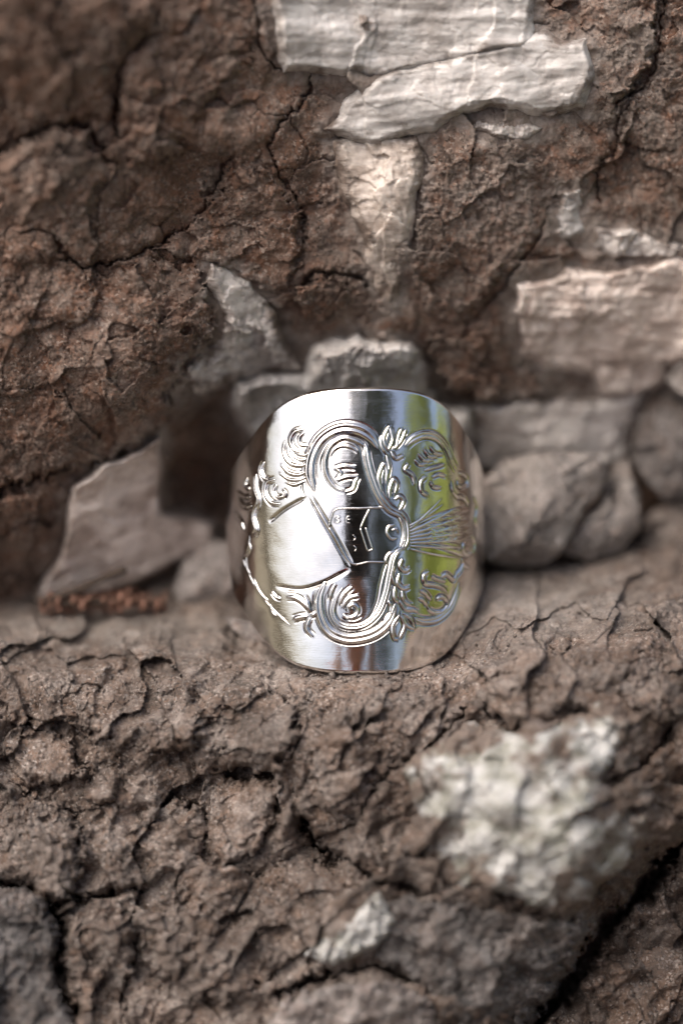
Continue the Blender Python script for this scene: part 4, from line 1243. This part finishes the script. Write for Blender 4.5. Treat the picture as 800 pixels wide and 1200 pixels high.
po = bpy.data.objects.new('person', pm)
COL.objects.link(po)
po.location = org
sk = po.modifiers.new('Skin', 'SKIN')
sk.use_smooth_shade = True
for i, (c, r) in enumerate(J):
    pm.skin_vertices[0].data[i].radius = (r, r)
pm.skin_vertices[0].data[0].use_root = True
ss = po.modifiers.new('Subdivision', 'SUBSURF')
ss.levels = ss.render_levels = 2
n_ = NT('navy_clothes_and_skin')
sep = n_.t.nodes.new('ShaderNodeSeparateXYZ')
n_.lk(n_.co, sep.inputs[0])
skin = n_.math('MAXIMUM', n_.math('GREATER_THAN', sep.outputs[2], 1105), n_.math('GREATER_THAN', sep.outputs[1], 495))
cl = n_.mix(n_.math('GREATER_THAN', sep.outputs[2], 580), (0.030, 0.042, 0.095), (0.13, 0.095, 0.10))
cl = n_.mix(n_.math('GREATER_THAN', sep.outputs[2], 1020), cl, (0.38, 0.03, 0.045))
cl = n_.mix(skin, cl, (0.45, 0.27, 0.20))
cl = n_.mix(n_.math('LESS_THAN', sep.outputs[2], 70), cl, (0.02, 0.02, 0.02))
pm.materials.append(n_.set(Base_Color=cl, Roughness=0.85))
tag(po, 'person in dark navy trousers kneeling, mirrored in the middle of the ring', 'person')
M_HAIR = plain('dark_hair', (0.03, 0.02, 0.015))
M_FACE = plain('face_skin', (0.45, 0.27, 0.20), 0.6)
M_EYE = plain('eye', (0.02, 0.015, 0.012), 0.2)


def blob(name, c, rad, mat, cut=None):
    bm = bmesh.new()
    bmesh.ops.create_icosphere(bm, subdivisions=3, radius=1)
    v = np.array([x.co[:] for x in bm.verts])
    f = np.array([[x.index for x in fc.verts] for fc in bm.faces])
    bm.free()
    v = v * np.array(rad)
    if cut is not None:
        v[:, 1] = np.minimum(v[:, 1], cut)
    return mesh_from(v + np.array(c) - org, f, name, mat, po)


blob('hair', (0, -0.475, 1.31), (0.098, 0.105, 0.115), M_HAIR, 0.045)
blob('nose', (0, -0.362, 1.275), (0.014, 0.022, 0.024), M_FACE)
blob('mouth', (0, -0.376, 1.235), (0.025, 0.010, 0.007), M_FACE)
for sx in (-1, 1):
    blob('eye', (sx * 0.032, -0.374, 1.30), (0.014, 0.010, 0.009), M_EYE)
    blob('ear', (sx * 0.088, -0.45, 1.28), (0.012, 0.022, 0.032), M_FACE)

# the camera held in front of the face; its lens front sits at the view point
ho = bpy.data.objects.new('handheld_camera', None)
COL.objects.link(ho)
ho.location = CAM
ho.rotation_euler = (-PITCH, 0, 0)
tag(ho, 'black camera held by the kneeling person, mirrored dark in the ring', 'camera')
M_BODY = plain('black_camera_plastic', (0.07, 0.072, 0.088), 0.45)


def box_part(name, lo, hi, bev):
    bm_ = bmesh.new()
    bmesh.ops.create_cube(bm_, size=1)
    for v in bm_.verts:
        for k_ in range(3):
            v.co[k_] = (lo[k_] + hi[k_]) / 2 + v.co[k_] * (hi[k_] - lo[k_])
    bmesh.ops.bevel(bm_, geom=list(bm_.edges), offset=bev, segments=3, affect='EDGES')
    me = bpy.data.meshes.new(name)
    bm_.to_mesh(me)
    bm_.free()
    me.materials.append(M_BODY)
    o = bpy.data.objects.new(name, me)
    COL.objects.link(o)
    o.parent = ho


box_part('body', (-0.065, -0.105, -0.048), (0.065, -0.068, 0.042), 0.008)
box_part('grip', (0.050, -0.115, -0.046), (0.076, -0.060, 0.030), 0.009)
box_part('viewfinder_hump', (-0.024, -0.110, 0.036), (0.024, -0.064, 0.066), 0.007)
prof_ = [(0.024, -0.070), (0.034, -0.070), (0.034, -0.050), (0.031, -0.047), (0.031, -0.030), (0.036, -0.027), (0.036, -0.006), (0.033, -0.004), (0.030, -0.004), (0.029, -0.012), (0.024, -0.030)]
th_ = np.linspace(0, 2 * math.pi, 48, endpoint=False)
lv = np.array([[(r_ * math.cos(t_), y_, r_ * math.sin(t_)) for t_ in th_] for r_, y_ in prof_]).reshape(-1, 3)
ii = np.arange(len(lv)).reshape(len(prof_), 48)
jj = np.roll(ii, -1, 1)
mesh_from(lv, np.stack([ii[:-1], ii[1:], jj[1:], jj[:-1]], -1).reshape(-1, 4), 'lens_barrel', M_BODY, ho)
